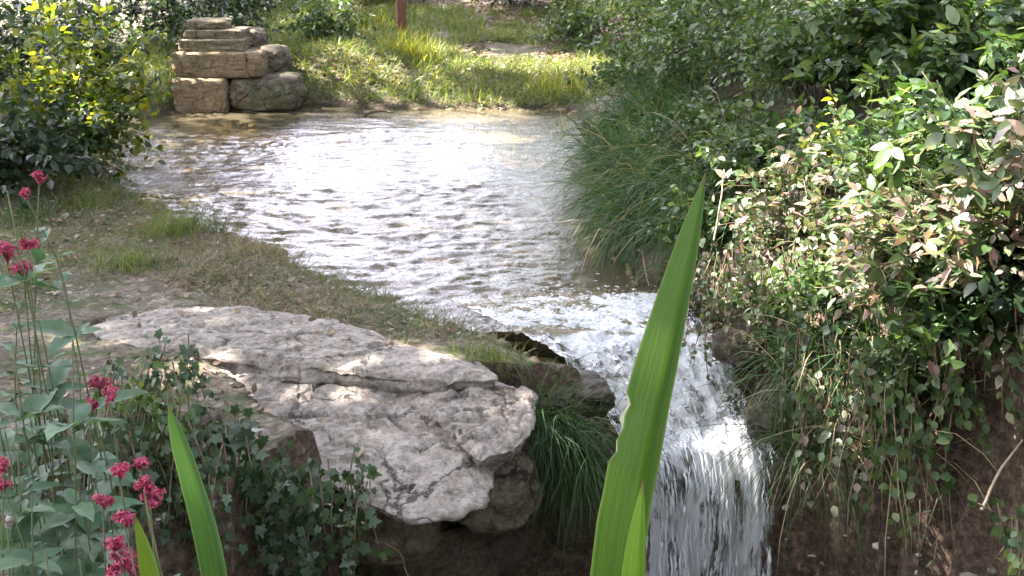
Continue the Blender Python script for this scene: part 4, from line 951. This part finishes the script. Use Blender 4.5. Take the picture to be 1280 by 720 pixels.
# ------------------------------------------------------------------ bushes
GR, GL, GF = 'bushes on the steep bank', 'bushes beyond the trodden bank', 'bushes behind the far bank'
def B(label, x, y, h, s, nsh, nlv, size, tpl, lm, group=GR, name='bush', cat='bush', **kw):
    B.i += 1
    return bush(name, label, cat, group, x, y, h, s, nsh, nlv, size, tpl, lm, seed=B.i, **kw)
B.i = 0
# along and above the pool edge, far to near
B('small leaved bush at the far end of the pool edge beside the sunlit ground', .95, 6.9, .95, .5, 60, 34, .045, OV, 'soft', lean=(-.1, -.1))
B('dense grey green bush behind the soft grass clump', 1.0, 5.9, .85, .5, 60, 36, .04, OV, 'soft', lean=(-.12, -.1))
B('dense small leaved shrub behind the tall dark grass', 1.05, 5.0, .8, .45, 70, 36, .034, OV, 'bramble', lean=(-.12, -.1))
B('dark shrub with fine leaves over the hanging tussock', 1.15, 4.3, .65, .42, 70, 36, .03, OV, 'soft', lean=(-.1, -.15))
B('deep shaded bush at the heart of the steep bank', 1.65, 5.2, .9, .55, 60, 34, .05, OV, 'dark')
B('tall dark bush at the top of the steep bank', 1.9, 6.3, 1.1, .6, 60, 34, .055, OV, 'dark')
B('rounded bush of medium leaves above the sunlit patch', 1.45, 3.9, .6, .45, 60, 30, .045, OVW, 'bramble', lean=(-.1, -.15), name='bramble', cat='bramble', compound=3)
B('thin sprig catching the sun in front of the dark shrubs', .98, 3.25, .42, .12, 12, 12, .032, OV, 'bright', lean=(-.05, -.05), name='shrub', cat='shrub', low=.6)
BR = dict(name='bramble', cat='bramble', compound=3)
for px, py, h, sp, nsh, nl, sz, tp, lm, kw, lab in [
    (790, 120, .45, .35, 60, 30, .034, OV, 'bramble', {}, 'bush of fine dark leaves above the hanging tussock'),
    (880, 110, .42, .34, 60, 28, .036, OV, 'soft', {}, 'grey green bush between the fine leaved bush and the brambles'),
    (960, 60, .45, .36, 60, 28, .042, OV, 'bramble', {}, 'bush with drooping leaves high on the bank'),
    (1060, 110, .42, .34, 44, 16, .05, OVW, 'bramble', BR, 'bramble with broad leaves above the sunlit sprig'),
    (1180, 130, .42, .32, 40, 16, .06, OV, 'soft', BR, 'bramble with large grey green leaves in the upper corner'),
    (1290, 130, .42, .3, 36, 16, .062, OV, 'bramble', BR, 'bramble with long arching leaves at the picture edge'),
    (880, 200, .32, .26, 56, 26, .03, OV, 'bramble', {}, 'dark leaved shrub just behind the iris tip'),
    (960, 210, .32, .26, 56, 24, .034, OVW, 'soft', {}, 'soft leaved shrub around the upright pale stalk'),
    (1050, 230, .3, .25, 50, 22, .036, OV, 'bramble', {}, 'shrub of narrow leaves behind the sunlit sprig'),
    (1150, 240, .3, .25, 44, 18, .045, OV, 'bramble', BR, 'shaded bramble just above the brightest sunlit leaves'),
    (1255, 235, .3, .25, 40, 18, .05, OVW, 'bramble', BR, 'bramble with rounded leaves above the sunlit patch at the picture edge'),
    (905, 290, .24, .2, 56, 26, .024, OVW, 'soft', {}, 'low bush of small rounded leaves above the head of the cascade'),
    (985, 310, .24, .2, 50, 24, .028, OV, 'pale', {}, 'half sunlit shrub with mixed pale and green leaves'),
    (1075, 320, .24, .2, 46, 22, .032, OV, 'pale', {}, 'sunlit shrub with leaves coloured pale pinkish for sunlight'),
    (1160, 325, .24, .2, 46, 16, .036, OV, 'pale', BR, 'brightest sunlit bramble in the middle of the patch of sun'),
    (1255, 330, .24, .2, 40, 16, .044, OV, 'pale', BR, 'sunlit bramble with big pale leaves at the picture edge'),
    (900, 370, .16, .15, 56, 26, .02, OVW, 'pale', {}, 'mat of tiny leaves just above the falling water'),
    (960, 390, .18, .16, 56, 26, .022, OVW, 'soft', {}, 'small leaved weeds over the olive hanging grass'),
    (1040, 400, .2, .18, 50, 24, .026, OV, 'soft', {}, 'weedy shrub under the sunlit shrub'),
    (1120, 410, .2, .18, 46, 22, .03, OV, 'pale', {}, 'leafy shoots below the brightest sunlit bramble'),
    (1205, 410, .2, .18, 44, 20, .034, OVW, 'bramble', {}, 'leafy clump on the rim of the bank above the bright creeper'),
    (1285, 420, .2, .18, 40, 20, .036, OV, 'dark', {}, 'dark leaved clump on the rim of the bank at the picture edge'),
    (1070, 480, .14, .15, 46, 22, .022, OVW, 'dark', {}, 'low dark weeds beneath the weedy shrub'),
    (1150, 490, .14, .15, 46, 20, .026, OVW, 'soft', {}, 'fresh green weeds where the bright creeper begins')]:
    p = hit(px, py)
    B(lab, p[0], p[1], h, sp, nsh, nl, sz, tp, lm, lean=(-.06, -.10), **kw)
for px, py, h, nl, sz, lm, lab in [
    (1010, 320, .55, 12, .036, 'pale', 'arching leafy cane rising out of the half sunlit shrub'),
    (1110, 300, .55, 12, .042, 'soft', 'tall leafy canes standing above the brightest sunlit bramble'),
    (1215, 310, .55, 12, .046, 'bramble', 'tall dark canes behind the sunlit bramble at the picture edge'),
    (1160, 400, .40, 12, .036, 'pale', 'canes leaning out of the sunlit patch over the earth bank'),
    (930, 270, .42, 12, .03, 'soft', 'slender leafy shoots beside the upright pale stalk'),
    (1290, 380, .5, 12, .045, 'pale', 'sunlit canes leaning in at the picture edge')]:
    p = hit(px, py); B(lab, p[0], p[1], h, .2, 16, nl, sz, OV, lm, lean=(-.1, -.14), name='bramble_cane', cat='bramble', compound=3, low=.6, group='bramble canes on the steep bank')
# left bank
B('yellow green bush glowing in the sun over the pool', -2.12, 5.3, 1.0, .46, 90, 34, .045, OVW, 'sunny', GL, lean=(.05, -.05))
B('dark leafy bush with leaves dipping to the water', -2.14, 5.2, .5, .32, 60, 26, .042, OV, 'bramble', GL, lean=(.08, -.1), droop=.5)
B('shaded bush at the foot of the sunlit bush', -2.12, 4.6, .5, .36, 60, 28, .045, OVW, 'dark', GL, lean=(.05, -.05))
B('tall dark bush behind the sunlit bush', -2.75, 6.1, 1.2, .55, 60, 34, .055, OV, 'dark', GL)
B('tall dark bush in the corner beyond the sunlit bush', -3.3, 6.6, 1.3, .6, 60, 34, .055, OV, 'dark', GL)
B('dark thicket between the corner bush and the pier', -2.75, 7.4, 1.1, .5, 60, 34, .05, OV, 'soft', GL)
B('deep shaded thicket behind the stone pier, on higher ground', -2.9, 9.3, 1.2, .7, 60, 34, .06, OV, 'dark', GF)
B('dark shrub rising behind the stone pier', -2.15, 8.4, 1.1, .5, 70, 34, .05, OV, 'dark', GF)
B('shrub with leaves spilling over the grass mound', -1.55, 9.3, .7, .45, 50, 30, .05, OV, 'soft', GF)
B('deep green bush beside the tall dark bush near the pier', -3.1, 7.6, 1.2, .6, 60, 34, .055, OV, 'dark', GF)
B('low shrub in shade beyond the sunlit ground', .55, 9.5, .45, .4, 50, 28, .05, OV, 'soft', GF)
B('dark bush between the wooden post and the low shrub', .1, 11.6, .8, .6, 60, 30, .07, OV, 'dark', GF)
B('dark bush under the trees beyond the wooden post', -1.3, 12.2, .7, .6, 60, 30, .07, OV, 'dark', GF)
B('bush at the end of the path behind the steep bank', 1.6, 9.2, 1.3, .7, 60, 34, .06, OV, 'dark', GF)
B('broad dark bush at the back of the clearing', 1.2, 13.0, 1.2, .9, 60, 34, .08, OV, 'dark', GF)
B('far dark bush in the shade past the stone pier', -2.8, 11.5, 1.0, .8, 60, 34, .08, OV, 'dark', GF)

# ------------------------------------------------------------------ post, stalks, twigs
p = at_z(502, 34, .3)
for _ in range(6): p = at_z(502, 34, h1(p[0], p[1]))
post = boulder('wooden_post', (p[0], p[1], p[2] + .42), (.048, .048, .5), plain_mat('reddish post', [(.3, (.10, .045, .03)), (.7, (.22, .10, .065))], 30, .8, .5, (3, 3, .4)), 4, .03, .5, .2, 24)
tag(post, 'reddish brown wooden post in the grass behind the yellow clump', 'post')
def stalk(name, label, pts, r0, r1, mat, cat='twig', group=None, extra=()):
    b = Batch(); pts = np.asarray(pts, float)
    def go(pp, a, c):
        pp = np.asarray(pp, float); n = 14; L = np.linspace(0, 1, len(pp)); q = np.linspace(0, 1, n)
        s = np.stack([np.interp(q, L, pp[:, k]) for k in range(3)], 1)
        for _ in range(2): s[1:-1] = (s[:-2] + 2 * s[1:-1] + s[2:]) / 4
        s += .004 * np.c_[fbm(np.c_[q * 5, q * 0 + pp[0][0] * 9, q * 0], 1, 2), fbm(np.c_[q * 5, q * 0 + 5, q * 0], 1, 2), fbm(np.c_[q * 5, q * 0 + 2, q * 0 + pp[0][1]], 1, 2)]
        b.tube(s, a, c, 6)
    go(pts, r0, r1)
    for e in extra: go(e, r0 * .6, r1)
    return tag(b.build(name, mat), label, cat, group)
gt = 'dead twigs and stalks'
stalk('twig', 'pale diagonal dead stick leaning on the earth bank', [at_y(1226, 636, 1.98), at_y(1250, 590, 2.02), at_y(1275, 555, 2.05), at_y(1300, 530, 2.1)], .0035, .002, M['palestalk'], group=gt)
stalk('twig', 'thin curved twig in the dark hollow under the slab', [at_y(470, 676, 2.05), at_y(500, 690, 2.03), at_y(512, 725, 2.0)], .003, .0016, M['twig'], group=gt)
stalk('twig', 'upright pale stalk standing in the dark shrubs above the cascade', [at_y(893, 300, 3.1), at_y(900, 255, 3.12), at_y(905, 212, 3.15)], .0035, .0018, M['palestalk'], group=gt)
stalk('twig', 'pair of thin dead stems below the sunlit sprig', [at_y(1020, 330, 2.95), at_y(1019, 290, 2.97), at_y(1016, 235, 2.98)], .0032, .0018, M['palestalk'], group=gt)
stalk('twig', 'arching pale bramble stem across the lower leaves', [at_y(1150, 468, 2.25), at_y(1190, 485, 2.2), at_y(1240, 490, 2.15), at_y(1275, 478, 2.12)], .0028, .002, M['stem'], group=gt)
stalk('twig', 'ivy runner lying bare over the front of the slab', [at_y(400, 628, 2.08), at_y(430, 640, 2.05), at_y(465, 660, 2.03)], .0028, .002, M['palestalk'], group=gt)
stalk('twig', 'dark stick poking out of the far water edge', [at_y(455, 143, 7.2), at_y(470, 138, 7.2), at_y(490, 140, 7.15)], .012, .006, M['twig'], group=gt)
# dried seedling in the corner
r_ = at_y(40, 722, 1.78); dl = thing('dry_plant', r_, 'withered plant with curled pinkish brown leaves low beside the valerian', 'dead plant')
b = Batch(); pts = bez(r_, at_y(42, 700, 1.78), at_y(48, 668, 1.8), 8); b.tube(pts, .003, .0012, 5); b.build('stem', M['palestalk'], dl)
b = Batch(); q = np.array([at_y(x, y, 1.78) for x, y in [(48, 668), (36, 690), (58, 700), (30, 705), (60, 686)]])
b.leaves(q, np.array([(-.3, -.2, .6), (-1, -.3, .2), (1, -.3, .3), (-1, -.2, -.5), (.8, -.4, .8)]), np.array([(0, -1, .5)] * 5) + rng.normal(size=(5, 3)) * .3, np.array([.035, .034, .04, .045, .03]), ovate(.4, .3, .5))
b.build('foliage', M['straw'], dl)

# ------------------------------------------------------------------ trees out of the picture that shade the stream
def tree(label, x, y, cz, rad, flat, nleaf, size, lm, group, seed, spots=True, clumps=60, trunk_r=.16):
    rng = np.random.default_rng(seed); root = plant_frame(x, y)
    o = thing('shade_tree', root, label, 'tree', group)
    tb = Batch(); top = np.array([x, y, cz])
    tb.tube(bez(root - [0, 0, .1], (root + top) / 2 + [.15, .1, 0], top, 12), trunk_r, trunk_r * .4, 10)
    cen = norm(rng.normal(size=(clumps, 3))) * rng.uniform(.25, 1, (clumps, 1)) ** .5 * [rad, rad, rad * flat] + top
    for c in cen[::2]:
        s0 = root + (top - root) * rng.uniform(.5, .98); tb.tube(bez(s0, (s0 + c) / 2 + [0, 0, .2], c, 7), trunk_r * .28, .012, 5)
    tb.build('trunk', M['bark'], o)
    ci = rng.integers(0, clumps, nleaf); P = cen[ci] + rng.normal(size=(nleaf, 3)) * rad * .17
    if spots:
        keep = np.ones(nleaf, bool); jt = rng.uniform(.85, 1.15, nleaf)
        for Q, r in SUNSPOTS:
            w = P - Q; dist = np.linalg.norm(w - (w @ S)[:, None] * S, axis=1); keep &= dist > r * jt + size * .3
        P = P[keep]  # leaves removed so gaps in the unseen crown light the chosen spots
    n = len(P); lf = Batch()
    lf.leaves(P, rng.normal(size=(n, 3)) + [0, 0, -.3], rng.normal(size=(n, 3)) * .6 + [0, 0, 1], size * rng.uniform(.7, 1.3, n), OV)
    lf.build('crown', M[lm], o)
def sun_tree(label, tx, ty, hgt, rad, n, seed, trunk=(0, 0)):
    """crown centred where it shades (tx, ty) on the ground"""
    c = np.array([tx, ty, 0]) + S * (hgt / S[2]); tree(label, c[0] + trunk[0], c[1] + trunk[1], hgt, rad, .38, n, .15, 'soft', 'trees shading the stream', seed, True)
sun_tree('broad leafy tree over the near bank, shading the falls', .2, 2.0, 5.0, 2.4, 11000, 51)
sun_tree('broad leafy tree over the middle of the pool bank', -.2, 5.0, 5.6, 2.4, 11000, 52)
sun_tree('broad leafy tree over the far end of the pool', -.4, 8.4, 6.2, 2.6, 11000, 53)
sun_tree('leafy tree beyond the clearing, past the stone pier', -.3, 12.4, 6.5, 3.0, 9000, 54)
# tall trees at the back, over the frame
for i, (x, y, cz, rad, n, lab) in enumerate([(2.1, 13.5, 5.4, 2.3, 9000, 'tree added over the back of the clearing, opposite the falls'), (2.7, 10.6, 4.6, 2.2, 9000, 'dark tree added behind the steep bank'), (4.2, 7.2, 3.8, 1.9, 7000, 'tree on top of the steep bank'), (3.9, 15.5, 5, 3, 8000, 'tall tree at the back of the clearing behind the dark tree'), (-7.5, 19, 4.4, 3, 8000, 'distant tree beyond the grass mound')]):
    tree(lab, x, y, cz, rad, 1.5 if i < 2 else .8, n, .17, 'dark', 'trees behind the stream', 60 + i, False)  # first two are unseen trees, added and heightened to darken the pool's reflection

for i, (x, y, cz, rad, n, lab) in enumerate([(-2.2, -3.6, 3.0, 2.3, 7000, 'leafy tree added behind the viewer to block sky light, on the bank with the valerian'), (2.4, -3.2, 3.0, 2.3, 7000, 'leafy tree added behind the viewer to block sky light, on the bank with the brambles'), (0.2, -5.5, 3.6, 2.6, 7000, 'leafy tree added well downstream to block sky light, between and behind two others')]):
    tree(lab, x, y, cz, rad, .9, n * 6 // 7, .17, 'dark', 'added trees downstream of the falls', 80 + i, False)  # unseen trees added to cut sky light from behind the camera

# ------------------------------------------------------------------ light, sky, camera
w = bpy.data.worlds.new('World'); scn.world = w; w.use_nodes = True
nt = w.node_tree; bg = nt.nodes['Background']
sk = nt.nodes.new('ShaderNodeTexSky'); sk.sky_type = 'NISHITA'; sk.sun_disc = False
sk.sun_elevation = SUN_EL; sk.sun_rotation = pi / 2 - SUN_AZ
sk.air_density = 1.0; sk.dust_density = 2.5; sk.ozone_density = 1.0
nd, ln = nt.nodes, nt.links
tc = nd.new('ShaderNodeTexCoord')
cn = noise_node(nd, ln, tc.outputs['Generated'], 2.6, 6, .6, .3)
cr = ramp(nd, [(.40, (0, 0, 0)), (.56, (1, 1, 1))]); ln.new(cn.outputs[0], cr.inputs[0])
dt = nd.new('ShaderNodeVectorMath'); dt.operation = 'DOT_PRODUCT'; dt.inputs[1].default_value = (-.48, .77, .42); ln.new(tc.outputs['Generated'], dt.inputs[0])
ms_ = nd.new('ShaderNodeMapRange'); ms_.interpolation_type = 'SMOOTHSTEP'; ms_.inputs[1].default_value = .62; ms_.inputs[2].default_value = .95; ln.new(dt.outputs['Value'], ms_.inputs[0])
cm = nd.new('ShaderNodeMath'); cm.operation = 'MULTIPLY'; ln.new(cr.outputs[0], cm.inputs[0]); ln.new(ms_.outputs[0], cm.inputs[1])
hs = nd.new('ShaderNodeHueSaturation'); hs.inputs['Saturation'].default_value = .38; ln.new(sk.outputs[0], hs.inputs['Color'])
cx = nd.new('ShaderNodeMix'); cx.data_type = 'RGBA'; ln.new(cm.outputs[0], cx.inputs[0]); ln.new(hs.outputs[0], cx.inputs[6]); cx.inputs[7].default_value = (11.8, 11.3, 14.2, 1)  # bright cloud patch added on one side of the sky to whiten the pool
ln.new(cx.outputs[2], bg.inputs[0]); bg.inputs[1].default_value = .08
sd = bpy.data.lights.new('sun', 'SUN'); sd.energy = 5.0; sd.angle = radians(.55); sd.color = (1, .92, .82)
so = bpy.data.objects.new('sun', sd); C.objects.link(so); so.location = (-6, 3, 9)
import mathutils
so.rotation_euler = mathutils.Vector([float(v) for v in S]).to_track_quat('Z', 'Y').to_euler()
cd = bpy.data.cameras.new('camera'); co = bpy.data.objects.new('camera', cd); C.objects.link(co)
cd.sensor_width = 36; cd.lens = 36 * FOC / 1280; cd.clip_start = .02; cd.clip_end = 600
co.location = [float(v) for v in CAM]; co.rotation_euler = (pi / 2 - PITCH, 0, 0)
scn.camera = co
scn.view_settings.view_transform = 'Standard'; scn.view_settings.look = 'None'
scn.view_settings.exposure = 3.52; scn.view_settings.gamma = 1.0; scn.view_settings.use_curve_mapping = False
scn.cycles.max_bounces = 8; scn.cycles.transparent_max_bounces = 12
scn.cycles.use_denoising = True
